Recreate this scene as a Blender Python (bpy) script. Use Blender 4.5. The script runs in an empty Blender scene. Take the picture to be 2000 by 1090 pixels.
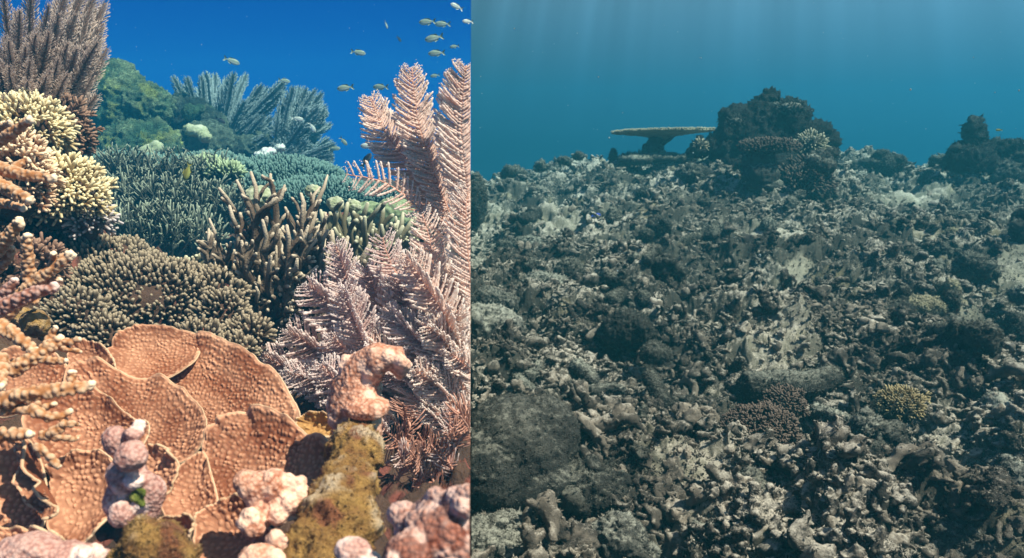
import bpy, math, random
import numpy as np
from math import radians as R
random.seed(7)
rng = np.random.default_rng(11)
S = bpy.context.scene
COL = S.collection

# ------------------------------------------------------------------ camera
CH, PITCH, FPX = 0.9, R(10.4), 1500.0
CX, CY = 920.0, 545.0
cam = bpy.data.objects.new('camera', bpy.data.cameras.new('camera'))
COL.objects.link(cam)
cam.location = (0, 0, CH)
cam.rotation_euler = (R(90) - PITCH, 0, 0)
cam.data.sensor_width = 36
cam.data.lens = FPX / 2000 * 36
cam.data.shift_x = 80 / 2000
cam.data.clip_start = 0.02
cam.data.clip_end = 400
cam.data.dof.use_dof = True
cam.data.dof.focus_distance = 1.5
cam.data.dof.aperture_fstop = 11
S.camera = cam
FWD = np.array([0, math.cos(PITCH), -math.sin(PITCH)])
UP = np.array([0, math.sin(PITCH), math.cos(PITCH)])
RT = np.array([1.0, 0, 0])
CAM = np.array([0, 0, CH])

def ray(px, py):
    return FWD + RT * (px - CX) / FPX + UP * (CY - py) / FPX

def P(px, py, d):
    return CAM + d * ray(px, py)

def proj(v):
    q = v - CAM
    d = q @ FWD
    return CX + (q @ RT) / d * FPX, CY - (q @ UP) / d * FPX, d

# ------------------------------------------------------------------ world and sun
S.view_settings.view_transform = 'Standard'
S.view_settings.look = 'None'
S.view_settings.exposure = 0.75
S.view_settings.gamma = 1
S.render.engine = 'CYCLES'
S.cycles.use_denoising = True
S.cycles.volume_bounces = 1
S.cycles.max_bounces = 6
S.cycles.diffuse_bounces = 3
S.cycles.sample_clamp_indirect = 3
SUN_EL, SUN_AZ = R(57), R(116)          # azimuth measured clockwise from +Y: high on the right, a little behind the camera
W = bpy.data.worlds.new("World")
S.world = W
W.use_nodes = True
nt = W.node_tree
nt.nodes.clear()
def N(tree, kind, **kw):
    n = tree.nodes.new(kind)
    for k, v in kw.items():
        if k.startswith('i_'):
            n.inputs[k[2:].replace('_', ' ')].default_value = v
        elif k.startswith('n_'):
            n.inputs[int(k[2:])].default_value = v
        else:
            setattr(n, k, v)
    return n
def ramp(tree, stops, fac=None, interp='LINEAR'):
    n = tree.nodes.new('ShaderNodeValToRGB')
    n.color_ramp.interpolation = interp
    e = n.color_ramp.elements
    while len(e) < len(stops): e.new(0.5)
    for i, (p, c) in enumerate(stops):
        e[i].position = p
        e[i].color = (*c, 1) if len(c) == 3 else c
    if fac is not None: tree.links.new(fac, n.inputs[0])
    return n
def mathn(tree, op, a, b=None, clamp=False):
    n = tree.nodes.new('ShaderNodeMath'); n.operation = op; n.use_clamp = clamp
    for i, s in enumerate((a, b)):
        if s is None: continue
        if isinstance(s, (int, float)): n.inputs[i].default_value = s
        else: tree.links.new(s, n.inputs[i])
    return n.outputs[0]
def mixc(tree, f, a, b, mode='MIX'):
    n = tree.nodes.new('ShaderNodeMix'); n.data_type = 'RGBA'; n.blend_type = mode
    for idx, s in ((0, f), (6, a), (7, b)):
        if isinstance(s, (int, float)): n.inputs[idx].default_value = s
        elif isinstance(s, tuple): n.inputs[idx].default_value = (*s, 1) if len(s) == 3 else s
        else: tree.links.new(s, n.inputs[idx])
    return n.outputs[2]
WS = 0.05
geo = N(nt, 'ShaderNodeTexCoord')
sep = N(nt, 'ShaderNodeSeparateXYZ'); nt.links.new(geo.outputs['Generated'], sep.inputs[0])
X, Y, Z = sep.outputs
k = 1 / WS
def sc(c, m=0.62): return tuple(v * k * m for v in c)
leftw = ramp(nt, [(0.0, sc((0.001, 0.018, 0.10))), (0.42, sc((0.001, 0.05, 0.24))), (0.5, sc((0.001, 0.085, 0.40))), (0.56, sc((0.001, 0.072, 0.37))), (0.6, sc((0.001, 0.06, 0.33))), (1.0, sc((0.002, 0.12, 0.5)))],
             mathn(nt, 'MULTIPLY_ADD', Z, 0.5)); leftw.inputs[0].links[0].from_node.inputs[2].default_value = 0.5
rightw = ramp(nt, [(0.0, sc((0.002, 0.03, 0.05))), (0.44, sc((0.003, 0.055, 0.10))), (0.495, sc((0.010, 0.078, 0.130))), (0.53, sc((0.034, 0.125, 0.20))), (0.57, sc((0.09, 0.205, 0.30))), (0.60, sc((0.13, 0.25, 0.34))), (1.0, sc((0.1, 0.3, 0.4)))],
              mathn(nt, 'MULTIPLY_ADD', Z, 0.5)); rightw.inputs[0].links[0].from_node.inputs[2].default_value = 0.5
# shafts of light in the right-hand water: streaks fanning down from the surface
az = mathn(nt, 'DIVIDE', mathn(nt, 'SUBTRACT', X, 0.25), mathn(nt, 'SUBTRACT', 1.3, Z))
cmb = N(nt, 'ShaderNodeCombineXYZ'); nt.links.new(az, cmb.inputs[0])
stn = N(nt, 'ShaderNodeTexNoise', i_Scale=26.0, i_Detail=2.0); nt.links.new(cmb.outputs[0], stn.inputs['Vector'])
st = mathn(nt, 'MULTIPLY', mathn(nt, 'SUBTRACT', stn.outputs[0], 0.5), mathn(nt, 'MULTIPLY', mathn(nt, 'ADD', Z, 0.02), 4.0))
# the water is brighter towards the right-hand side of its upper part
hx = mathn(nt, 'MULTIPLY_ADD', X, 0.75); hx.node.inputs[2].default_value = 0.72
gain = mathn(nt, 'ADD', hx, st)
rw = mixc(nt, 1.0, rightw.outputs[0], mathn(nt, 'MULTIPLY', gain, 1.35), 'MULTIPLY')
lw = mixc(nt, 1.0, leftw.outputs[0], (1.0, 0.98, 1.06), 'MULTIPLY')
side = mathn(nt, 'GREATER_THAN', X, 0.0)
water = mixc(nt, side, lw, rw)
sky = N(nt, 'ShaderNodeTexSky'); sky.sky_type = 'NISHITA'; sky.sun_disc = False
sky.sun_elevation = SUN_EL; sky.sun_rotation = SUN_AZ
fz = N(nt, 'ShaderNodeMapRange', i_From_Min=0.28, i_From_Max=0.6); nt.links.new(Z, fz.inputs[0])
allc = mixc(nt, fz.outputs[0], water, sky.outputs[0])
bg = N(nt, 'ShaderNodeBackground', i_Strength=WS); nt.links.new(allc, bg.inputs[0])
out = N(nt, 'ShaderNodeOutputWorld'); nt.links.new(bg.outputs[0], out.inputs[0])

sd = bpy.data.lights.new('sun', 'SUN'); sd.energy = 5.0; sd.angle = R(0.5); sd.color = (1.0, 0.85, 0.68)
sun = bpy.data.objects.new('sun', sd); COL.objects.link(sun)
sdir = np.array([math.sin(SUN_AZ) * math.cos(SUN_EL), math.cos(SUN_AZ) * math.cos(SUN_EL), math.sin(SUN_EL)])
from mathutils import Vector
sun.rotation_euler = Vector(sdir).to_track_quat('Z', 'Y').to_euler()
sun.location = (0, 0, 6)

# ------------------------------------------------------------------ noise in numpy
def _h(ix, iy, iz, s):
    n = (ix.astype(np.int64) * 73856093) ^ (iy.astype(np.int64) * 19349663) ^ (iz.astype(np.int64) * 83492791) ^ (s * 2654435761)
    n = (n ^ (n >> 13)) * 1274126177 & 0x7fffffff
    n = (n ^ (n >> 16)) * 2246822519 & 0x7fffffff
    return ((n ^ (n >> 11)) & 0xffffff) / float(0xffffff)
def vnoise(p, s=0):
    i = np.floor(p).astype(np.int64); f = p - i; u = f * f * (3 - 2 * f); r = 0
    for a in (0, 1):
        wa = u[:, 0] if a else 1 - u[:, 0]
        for b in (0, 1):
            wb = u[:, 1] if b else 1 - u[:, 1]
            for c in (0, 1):
                wc = u[:, 2] if c else 1 - u[:, 2]
                r = r + wa * wb * wc * _h(i[:, 0] + a, i[:, 1] + b, i[:, 2] + c, s)
    return r * 2 - 1
def fbm(p, s=0, o=4, gain=0.5):
    t = 0; a = 1.0; q = p.copy()
    for k_ in range(o):
        t = t + a * vnoise(q, s + k_ * 17); q = q * 2.03 + 5.1; a *= gain
    return t
def ridge(p, s=0, o=4, gain=0.55):
    t = 0; a = 1.0; q = p.copy()
    for k_ in range(o):
        t = t + a * (1 - 2 * np.abs(vnoise(q, s + k_ * 13))); q = q * 2.1 + 3.3; a *= gain
    return t
def worley(p, s=0):
    i = np.floor(p).astype(np.int64); best = np.full(len(p), 9.0)
    for a in (-1, 0, 1):
        for b in (-1, 0, 1):
            for c in (-1, 0, 1):
                g = i + np.array([a, b, c])
                q = np.stack([g[:, j] + _h(g[:, 0], g[:, 1], g[:, 2], s + 31 * j + 1) for j in range(3)], 1)
                best = np.minimum(best, ((q - p) ** 2).sum(1))
    return np.sqrt(best)
def worley2(p, s=0, jit=.75):
    p = p + .35 * np.stack([vnoise(np.c_[p * .35, p[:, :1] * 0 + 3], s), vnoise(np.c_[p * .35, p[:, :1] * 0 + 9], s + 1)], 1); i = np.floor(p).astype(np.int64); best = np.full(len(p), 9.0); z0 = np.zeros(len(p), np.int64)
    for a in (-1, 0, 1):
        for b in (-1, 0, 1):
            gx, gy = i[:, 0] + a, i[:, 1] + b
            qx = gx + .5 + jit * (_h(gx, gy, z0, s + 1) - .5); qy = gy + .5 + jit * (_h(gx, gy, z0, s + 32) - .5)
            best = np.minimum(best, (qx - p[:, 0]) ** 2 + (qy - p[:, 1]) ** 2)
    return np.sqrt(best)
def sst(a, b, x):
    t = np.clip((x - a) / (b - a), 0, 1); return t * t * (3 - 2 * t)
def nrm(v): return v / (np.linalg.norm(v, axis=-1, keepdims=True) + 1e-12)
def A(*v): return np.array(v, float)

# ------------------------------------------------------------------ mesh building
EPS = 0.0009
class MB:
    def __init__(s): s.v = []; s.q = []; s.t = []; s.a = []; s.n = 0
    def add(s, v, q=None, t=None, a=None):
        s.v.append(np.asarray(v, float))
        if q is not None and len(q): s.q.append(np.asarray(q, np.int64) + s.n)
        if t is not None and len(t): s.t.append(np.asarray(t, np.int64) + s.n)
        s.a.append(np.zeros(len(v)) if a is None else np.broadcast_to(np.asarray(a, float), (len(v),)))
        s.n += len(v)
    def tube(s, path, rad, sides=8, a=None, squash=None):
        path = np.asarray(path, float); n = len(path)
        rad = np.broadcast_to(np.asarray(rad, float), (n,))
        T = nrm(np.gradient(path, axis=0))
        ref = A(0, 0, 1) if abs(T[0, 2]) < 0.9 else A(1, 0, 0)
        U = np.zeros((n, 3)); u = np.cross(T[0], ref); u /= np.linalg.norm(u)
        for i in range(n):
            u = u - T[i] * (u @ T[i]); u /= np.linalg.norm(u) + 1e-12; U[i] = u
        V = np.cross(T, U)
        th = np.arange(sides) * 2 * math.pi / sides
        ring = path[:, None] + rad[:, None, None] * (np.cos(th)[None, :, None] * U[:, None] + np.sin(th)[None, :, None] * V[:, None])
        v = ring.reshape(-1, 3)
        v = np.vstack([v, path[-1] + T[-1] * rad[-1] * 0.6, path[0] - T[0] * rad[0] * 0.3])
        i = np.arange(n - 1)[:, None] * sides; j = np.arange(sides)[None]; j2 = (j + 1) % sides
        q = np.stack([i + j, i + j2, i + sides + j2, i + sides + j], -1).reshape(-1, 4)
        b = (n - 1) * sides; jj = np.arange(sides)
        t = np.vstack([np.stack([b + jj, b + (jj + 1) % sides, np.full(sides, n * sides)], 1),
                       np.stack([(jj + 1) % sides, jj, np.full(sides, n * sides + 1)], 1)])
        av = np.zeros(n) if a is None else np.broadcast_to(np.asarray(a, float), (n,))
        s.add(v, q, t, np.concatenate([np.repeat(av, sides), [av[-1], av[0]]]))
    def inst(s, proto, M, T, dv=None):
        pv, pq, pt, pa = proto; n = len(T); m = len(pv)
        v = np.einsum('nij,mj->nmi', M, pv) + T[:, None]
        off = (np.arange(n) * m)[:, None, None]
        a = np.tile(pa, n) if dv is None else (pa[None] + dv[:, None]).reshape(-1)
        s.add(v.reshape(-1, 3), (pq[None] + off).reshape(-1, 4) if len(pq) else None,
              (pt[None] + off).reshape(-1, 3) if len(pt) else None, a)
    def arrays(s):
        v = np.vstack(s.v); q = np.vstack(s.q) if s.q else np.zeros((0, 4), np.int64)
        t = np.vstack(s.t) if s.t else np.zeros((0, 3), np.int64)
        return v, q, t, np.concatenate(s.a)
    def proto(s): return s.arrays()
    def build(s, name, mat, parent=None, base=None, clip=None, smooth=True):
        v, q, t, a = s.arrays()
        return mkmesh(name, v, q, t, a, mat, parent, base, clip, smooth)
def mkmesh(name, v, q, t, a, mat, parent=None, base=None, clip=None, smooth=True):
    v = v.copy()
    if clip is not None:
        if clip < 0:
            bad = v[:, 0] > -EPS; v[bad, 0] = -EPS
        else:
            bad = v[:, 0] < EPS; v[bad, 0] = EPS
        if len(q): q = q[~bad[q].all(1)]
        if len(t): t = t[~bad[t].all(1)]
    used = np.zeros(len(v), bool); used[q.ravel()] = True; used[t.ravel()] = True
    mp = np.cumsum(used) - 1; v = v[used]; a = a[used]; q = mp[q]; t = mp[t]
    if len(v) == 0: return None
    if base is None:
        base = np.array(parent.location) if parent is not None else A((v[:, 0].min() + v[:, 0].max()) / 2, (v[:, 1].min() + v[:, 1].max()) / 2, v[:, 2].min())
    me = bpy.data.meshes.new(name)
    me.vertices.add(len(v)); me.vertices.foreach_set('co', (v - base).astype(np.float32).ravel())
    nl = len(q) * 4 + len(t) * 3
    me.loops.add(nl); me.loops.foreach_set('vertex_index', np.concatenate([q.ravel(), t.ravel()]).astype(np.int32))
    me.polygons.add(len(q) + len(t))
    me.polygons.foreach_set('loop_start', np.concatenate([np.arange(len(q)) * 4, len(q) * 4 + np.arange(len(t)) * 3]).astype(np.int32))
    me.polygons.foreach_set('use_smooth', np.full(len(q) + len(t), smooth))
    me.update(calc_edges=True)
    at = me.attributes.new('tip', 'FLOAT', 'POINT'); at.data.foreach_set('value', a.astype(np.float32))
    me.materials.append(mat)
    o = bpy.data.objects.new(name, me); COL.objects.link(o)
    if parent is not None: o.parent = parent
    else: o.location = base
    return o
def tag(o, label=None, cat=None, group=None, kind=None):
    if o is None: return o
    if label: o['label'] = label
    if cat: o['category'] = cat
    if group: o['group'] = group
    if kind: o['kind'] = kind
    return o
def empty(name, base, label=None, cat=None, group=None):
    o = bpy.data.objects.new(name, None); COL.objects.link(o); o.location = base; o.empty_display_size = .05
    return tag(o, label, cat, group)
_ico = {}
import bmesh
def ico(l):
    if l not in _ico:
        bm = bmesh.new(); bmesh.ops.create_icosphere(bm, subdivisions=l, radius=1)
        _ico[l] = (np.array([w.co[:] for w in bm.verts]), np.array([[w.index for w in f.verts] for f in bm.faces])); bm.free()
    return _ico[l]
def vnormals(v, q, t):
    n = np.zeros_like(v)
    for f in (q, t):
        if len(f) == 0: continue
        fn = np.cross(v[f[:, 1]] - v[f[:, 0]], v[f[:, -1]] - v[f[:, 0]])
        for c in range(f.shape[1]): np.add.at(n, f[:, c], fn)
    return nrm(n)
def fuse(parts, voxel):
    """blend overlapping ellipsoids and capsules into one closed surface"""
    mb = MB()
    for c in parts:
        if np.ndim(c[0]) == 1:
            v, f = ico(3); mb.add(v * np.asarray(c[1]) + np.asarray(c[0]), t=f)
        else:
            mb.tube(c[0], c[1], 14)
            v, f = ico(2); mb.add(v * c[1][-1] + np.asarray(c[0])[-1], t=f)
    v, q, t, a = mb.arrays()
    me = bpy.data.meshes.new('tmp'); me.from_pydata(v.tolist(), [], q.tolist() + t.tolist())
    o = bpy.data.objects.new('tmp', me); COL.objects.link(o)
    m = o.modifiers.new('r', 'REMESH'); m.mode = 'VOXEL'; m.voxel_size = voxel
    m2 = o.modifiers.new('s', 'SMOOTH'); m2.factor = 0.5; m2.iterations = 5
    dg = bpy.context.evaluated_depsgraph_get(); ev = o.evaluated_get(dg); em = ev.to_mesh()
    vv = np.zeros(len(em.vertices) * 3, np.float32); em.vertices.foreach_get('co', vv); vv = vv.reshape(-1, 3).astype(float)
    fs = np.zeros(len(em.loops), np.int32); em.loops.foreach_get('vertex_index', fs)
    ls = np.zeros(len(em.polygons), np.int32); em.polygons.foreach_get('loop_total', ls)
    st_ = np.concatenate([[0], np.cumsum(ls)[:-1]])
    q = np.array([fs[s_:s_ + 4] for s_, l in zip(st_, ls) if l == 4]).reshape(-1, 4).astype(np.int64)
    t = np.array([fs[s_:s_ + 3] for s_, l in zip(st_, ls) if l == 3]).reshape(-1, 3).astype(np.int64)
    ev.to_mesh_clear(); bpy.data.objects.remove(o); bpy.data.meshes.remove(me)
    return vv, q, t

# ------------------------------------------------------------------ materials
def material(name, base, tipc, dark=None, nscale=30.0, rough=0.8, bumps=((120.0, 0.5),), bdist=0.002, var=0.35, voro=None, spot=None, sediment_toplight=None, trans=0.0, vcol=None):
    """base -> tip colour along the 'tip' attribute, patchy variation, fine bump; sediment = (colour, amount) settled on upward faces, with top light painted in"""
    m = bpy.data.materials.new(name); m.use_nodes = True; t = m.node_tree; t.nodes.clear()
    o = N(t, 'ShaderNodeOutputMaterial'); b = N(t, 'ShaderNodeBsdfPrincipled', i_Roughness=rough)
    b.inputs['Specular IOR Level'].default_value = 0.25
    t.links.new(b.outputs[0], o.inputs[0])
    tc = N(t, 'ShaderNodeTexCoord'); gm = N(t, 'ShaderNodeNewGeometry')
    pos = gm.outputs['Position']
    at = N(t, 'ShaderNodeAttribute', attribute_name='tip')
    n1 = N(t, 'ShaderNodeTexNoise', i_Scale=nscale, i_Detail=5.0, i_Roughness=0.6); t.links.new(pos, n1.inputs['Vector'])
    dk = dark or tuple(c * 0.45 for c in base)
    pr = ramp(t, [(0.5 - var, (0, 0, 0)), (0.5 + var * 0.6, (1, 1, 1))], n1.outputs[0])
    c = mixc(t, pr.outputs[0], dk, base)
    if spot:
        n3 = N(t, 'ShaderNodeTexNoise', i_Scale=spot[1], i_Detail=3.0); t.links.new(pos, n3.inputs['Vector'])
        sp = ramp(t, [(spot[2], (0, 0, 0)), (spot[2] + 0.08, (1, 1, 1))], n3.outputs[0])
        c = mixc(t, sp.outputs[0], c, spot[0])
    c = mixc(t, at.outputs['Fac'], c, tipc)
    if sediment_toplight:
        sz = N(t, 'ShaderNodeSeparateXYZ'); t.links.new(gm.outputs['Normal'], sz.inputs[0])
        n2 = N(t, 'ShaderNodeTexNoise', i_Scale=55.0, i_Detail=8.0, i_Roughness=0.85); t.links.new(pos, n2.inputs['Vector'])
        f = mathn(t, 'ADD', sz.outputs[2], mathn(t, 'MULTIPLY', mathn(t, 'SUBTRACT', n2.outputs[0], 0.5), 3.2))
        n5 = N(t, 'ShaderNodeTexNoise', i_Scale=2.1, i_Detail=2.0); t.links.new(pos, n5.inputs['Vector'])
        f = mathn(t, 'ADD', f, mathn(t, 'MULTIPLY', mathn(t, 'SUBTRACT', n5.outputs[0], 0.52), 2.2))
        fr = N(t, 'ShaderNodeMapRange', i_From_Min=sediment_toplight[1], i_From_Max=sediment_toplight[1] + 0.75); t.links.new(f, fr.inputs[0])
        c = mixc(t, fr.outputs[0], c, sediment_toplight[0])
    t.links.new(c, b.inputs['Base Color'])
    prev = None
    for sc_, st_ in bumps:
        nn = N(t, 'ShaderNodeTexNoise', i_Scale=sc_, i_Detail=6.0, i_Roughness=0.65); t.links.new(pos, nn.inputs['Vector'])
        bp = N(t, 'ShaderNodeBump', i_Strength=st_, i_Distance=bdist); t.links.new(nn.outputs[0], bp.inputs['Height'])
        if prev: t.links.new(prev, bp.inputs['Normal'])
        prev = bp.outputs[0]
    if voro:
        vn = N(t, 'ShaderNodeTexVoronoi', i_Scale=voro[0]); t.links.new(pos, vn.inputs['Vector'])
        bp = N(t, 'ShaderNodeBump', i_Strength=voro[1], i_Distance=voro[2], invert=True); t.links.new(vn.outputs[0], bp.inputs['Height'])
        if prev: t.links.new(prev, bp.inputs['Normal'])
        prev = bp.outputs[0]
    if prev: t.links.new(prev, b.inputs['Normal'])
    if vcol:
        v2 = N(t, 'ShaderNodeTexVoronoi', i_Scale=voro[0]); t.links.new(pos, v2.inputs['Vector'])
        vr = ramp(t, [(.25, (1, 1, 1)), (.62, (0, 0, 0))], v2.outputs[0])
        vm = mixc(t, mathn(t, 'MULTIPLY', vr.outputs[0], vcol[1]), c, vcol[0]); t.links.new(vm, b.inputs['Base Color'])
    if trans > 0:
        tr = N(t, 'ShaderNodeBsdfTranslucent'); t.links.new(c, tr.inputs[0])
        mx = N(t, 'ShaderNodeMixShader', n_0=trans); t.links.new(b.outputs[0], mx.inputs[1]); t.links.new(tr.outputs[0], mx.inputs[2]); t.links.new(mx.outputs[0], o.inputs[0])
    return m
M = {}
M['reef'] = material('reef_rock', (0.13, 0.07, 0.045), (0.3, 0.2, 0.12), dark=(0.02, 0.014, 0.012), nscale=25, bumps=((60, 0.9), (300, 0.5)), bdist=0.01, spot=((0.22, 0.07, 0.05), 18, 0.58))
M['plate'] = material('plate_coral', (0.265, 0.086, 0.038), (0.73, 0.39, 0.24), dark=(0.14, 0.038, 0.016), nscale=9, bumps=((500, 0.25),), rough=0.75)
M['plate_moss'] = material('plate_coral_yellow', (0.30, 0.14, 0.04), (0.55, 0.32, 0.12), dark=(0.15, 0.06, 0.018), nscale=12, bumps=((400, 0.4),))
M['rim'] = material('plate_rim', (0.56, 0.36, 0.22), (0.76, 0.56, 0.38), dark=(0.36, 0.19, 0.09), nscale=60, bumps=((300, 0.3),))
M['olive'] = material('olive_coral', (0.065, 0.044, 0.028), (0.38, 0.30, 0.21), dark=(0.035, 0.022, 0.012), nscale=20, bumps=((400, 0.3),))
M['cream'] = material('cream_coral', (0.36, 0.23, 0.08), (0.85, 0.72, 0.45), dark=(0.16, 0.08, 0.04), nscale=14, bumps=((400, 0.3),))
M['peach'] = material('peach_coral', (0.42, 0.20, 0.09), (0.88, 0.66, 0.46), dark=(0.18, 0.07, 0.035), nscale=14, bumps=((400, 0.3),))
M['maroon'] = material('maroon_coral', (0.10, 0.045, 0.03), (0.34, 0.20, 0.14), dark=(0.04, 0.02, 0.02), nscale=14, bumps=((300, 0.4),))
M['lilac'] = material('lilac_coral', (0.24, 0.17, 0.14), (0.66, 0.58, 0.58), nscale=14, bumps=((300, 0.4),))
M['stag'] = material('staghorn_tan', (0.42, 0.18, 0.065), (0.92, 0.72, 0.52), dark=(0.28, 0.10, 0.035), nscale=16, bumps=((500, 0.3),))
M['stag_pink'] = material('staghorn_pink', (0.36, 0.14, 0.08), (0.8, 0.6, 0.55), dark=(0.16, 0.05, 0.04), nscale=16, bumps=((500, 0.3),))
M['brown'] = material('staghorn_brown', (0.085, 0.052, 0.033), (0.60, 0.49, 0.37), dark=(0.04, 0.022, 0.014), nscale=14, bumps=((400, 0.5),), voro=(260, 0.5, 0.002))
M['brownb'] = material('staghorn_grey', (0.16, 0.14, 0.08), (0.60, 0.56, 0.40), dark=(0.07, 0.055, 0.03), nscale=10, bumps=((400, 0.5),))
M['teal'] = material('staghorn_teal', (0.075, 0.085, 0.07), (0.34, 0.38, 0.29), dark=(0.02, 0.028, 0.026), nscale=8, bumps=((200, 0.4),))
M['table'] = material('table_fingers', (0.05, 0.095, 0.09), (0.17, 0.28, 0.25), dark=(0.02, 0.045, 0.045), nscale=6, bumps=((200, 0.4),))
M['table_y'] = material('table_fingers_yellow', (0.20, 0.26, 0.13), (0.46, 0.55, 0.34), nscale=6, bumps=((200, 0.4),))
M['green_rock'] = material('green_rock', (0.10, 0.22, 0.13), (0.40, 0.52, 0.30), dark=(0.03, 0.08, 0.055), nscale=16, bumps=((30, 1.0), (120, 0.7)), bdist=0.03, spot=((0.34, 0.42, 0.12), 7, 0.57), var=0.2)
M['dark_rock'] = material('dark_rock', (0.05, 0.09, 0.08), (0.3, 0.4, 0.3), dark=(0.02, 0.035, 0.035), nscale=9, bumps=((30, 1.0), (120, 0.7)), bdist=0.03, spot=((0.14, 0.24, 0.15), 8, 0.6))
M['pale_rock'] = material('pale_coral', (0.42, 0.45, 0.28), (0.6, 0.6, 0.5), dark=(0.18, 0.22, 0.12), nscale=30, bumps=((90, 0.7),), bdist=0.006)
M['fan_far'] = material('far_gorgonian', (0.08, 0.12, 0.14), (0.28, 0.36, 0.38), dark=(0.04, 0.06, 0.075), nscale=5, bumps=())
M['fan_brown'] = material('brown_gorgonian', (0.30, 0.18, 0.14), (0.92, 0.76, 0.68), dark=(0.12, 0.065, 0.05), nscale=8, bumps=(), trans=0.3)
M['stem'] = material('gorgonian_stem', (0.74, 0.38, 0.28), (0.7, 0.4, 0.3), nscale=30, bumps=((300, 0.3),))
M['pink'] = material('pink_gorgonian', (0.90, 0.60, 0.49), (0.99, 0.90, 0.84), dark=(0.80, 0.44, 0.33), nscale=10, bumps=(), trans=0.4)
M['mauve'] = material('mauve_gorgonian', (0.72, 0.42, 0.37), (0.98, 0.88, 0.85), dark=(0.48, 0.22, 0.18), nscale=10, bumps=(), trans=0.4)
M['russet'] = material('russet_gorgonian', (0.34, 0.12, 0.07), (0.75, 0.42, 0.32), dark=(0.16, 0.05, 0.03), nscale=10, bumps=(), trans=0.2)
M['knob'] = material('knobby_coral', (0.40, 0.14, 0.07), (0.92, 0.62, 0.48), dark=(0.24, 0.07, 0.035), nscale=40, bumps=((500, 0.3),), voro=(300, 0.7, 0.0016), vcol=((0.85, 0.50, 0.36), .6))
M['knob_mauve'] = material('mauve_knobby_coral', (0.34, 0.14, 0.11), (0.93, 0.74, 0.67), dark=(0.18, 0.06, 0.05), nscale=40, bumps=((500, 0.3),), voro=(330, 0.7, 0.0016), vcol=((0.70, 0.42, 0.35), .55))
M['knob_red'] = material('red_knobby_coral', (0.17, 0.045, 0.025), (0.85, 0.60, 0.52), dark=(0.08, 0.02, 0.012), nscale=30, bumps=((500, 0.3),), voro=(260, 0.9, 0.003), vcol=((0.45, 0.18, 0.12), .5))
M['moss'] = material('mossy_rock', (0.60, 0.35, 0.105), (0.90, 0.70, 0.48), dark=(0.24, 0.10, 0.035), nscale=60, bumps=((90, 1.0), (400, 1.0)), bdist=0.007, spot=((0.34, 0.13, 0.06), 34, 0.56), var=0.22)
M['moss_green'] = material('green_moss', (0.20, 0.24, 0.04), (0.4, 0.4, 0.1), dark=(0.05, 0.07, 0.01), nscale=60, bumps=((200, 0.9),), bdist=0.004)
SED_TOPLIGHT = (0.76, 0.655, 0.54)  # pale silt, also painting top light onto upward faces
M['rubble'] = material('dead_rubble', (0.064, 0.053, 0.045), (0.66, 0.53, 0.41), dark=(0.018, 0.016, 0.015), nscale=65, bumps=((90, 1.0), (350, 0.9)), bdist=0.008, sediment_toplight=(SED_TOPLIGHT, 0.70))
M['floor'] = material('rubble_floor', (0.075, 0.066, 0.052), (0.50, 0.44, 0.33), dark=(0.022, 0.02, 0.018), nscale=22, bumps=((70, 1.0), (260, 1.0)), bdist=0.010, sediment_toplight=(SED_TOPLIGHT, 0.62), spot=((0.26, 0.21, 0.13), 3.5, 0.60))
M['dead_dark'] = material('dead_coral_dark', (0.058, 0.053, 0.045), (0.38, 0.34, 0.27), dark=(0.018, 0.017, 0.016), nscale=14, bumps=((60, 1.0), (260, 0.9)), bdist=0.012, sediment_toplight=((0.34, 0.32, 0.26), 0.55))
M['dead_far'] = material('dead_coral_far', (0.05, 0.048, 0.045), (0.2, 0.2, 0.18), dark=(0.018, 0.018, 0.018), nscale=6, bumps=((20, 1.0), (80, 1.0)), bdist=0.03, sediment_toplight=((0.26, 0.26, 0.22), 1.0))
M['dead_pale'] = material('dead_coral_pale', (0.11, 0.103, 0.088), (0.5, 0.45, 0.38), dark=(0.03, 0.028, 0.025), nscale=14, bumps=((80, 1.0), (300, 0.9)), bdist=0.006, sediment_toplight=((0.42, 0.40, 0.33), 0.42))
M['dead_furry'] = material('dead_coral_furry', (0.075, 0.07, 0.06), (0.4, 0.37, 0.3), dark=(0.016, 0.015, 0.014), nscale=20, bumps=((80, 1.0), (300, 1.0)), bdist=0.008, sediment_toplight=((0.36, 0.34, 0.28), 0.5))
M['dead_brown'] = material('coral_brown', (0.035, 0.024, 0.019), (0.15, 0.105, 0.082), dark=(0.016, 0.011, 0.01), nscale=14, bumps=((200, 0.6),))
M['dead_tan'] = material('coral_tan', (0.28, 0.24, 0.15), (0.6, 0.52, 0.36), dark=(0.12, 0.10, 0.07), nscale=14, bumps=((200, 0.6),))
M['yellow'] = material('yellow_coral', (0.17, 0.115, 0.045), (0.42, 0.32, 0.17), nscale=30, bumps=((300, 0.3),))
M['fish_g'] = material('fish_green', (0.30, 0.36, 0.28), (0.75, 0.78, 0.72), dark=(0.16, 0.22, 0.2), nscale=60, rough=0.4, bumps=())
M['fish_p'] = material('fish_pale', (0.62, 0.66, 0.62), (0.9, 0.9, 0.9), nscale=60, rough=0.4, bumps=())
M['fish_d'] = material('fish_dark', (0.03, 0.035, 0.05), (0.1, 0.1, 0.12), nscale=60, rough=0.4, bumps=())
M['fish_y'] = material('fish_yellow', (0.34, 0.30, 0.05), (0.4, 0.4, 0.1), nscale=60, rough=0.4, bumps=())
M['fish_b'] = material('fish_blue', (0.03, 0.06, 0.5), (0.1, 0.2, 0.6), nscale=60, rough=0.4, bumps=())
M['eye'] = material('fish_eye', (0.01, 0.01, 0.01), (0.02, 0.02, 0.02), nscale=60, rough=0.2, bumps=())
M['speck'] = material('speck', (0.55, 0.68, 0.7), (0.7, 0.7, 0.7), nscale=60, bumps=(), trans=0.6)

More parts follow.
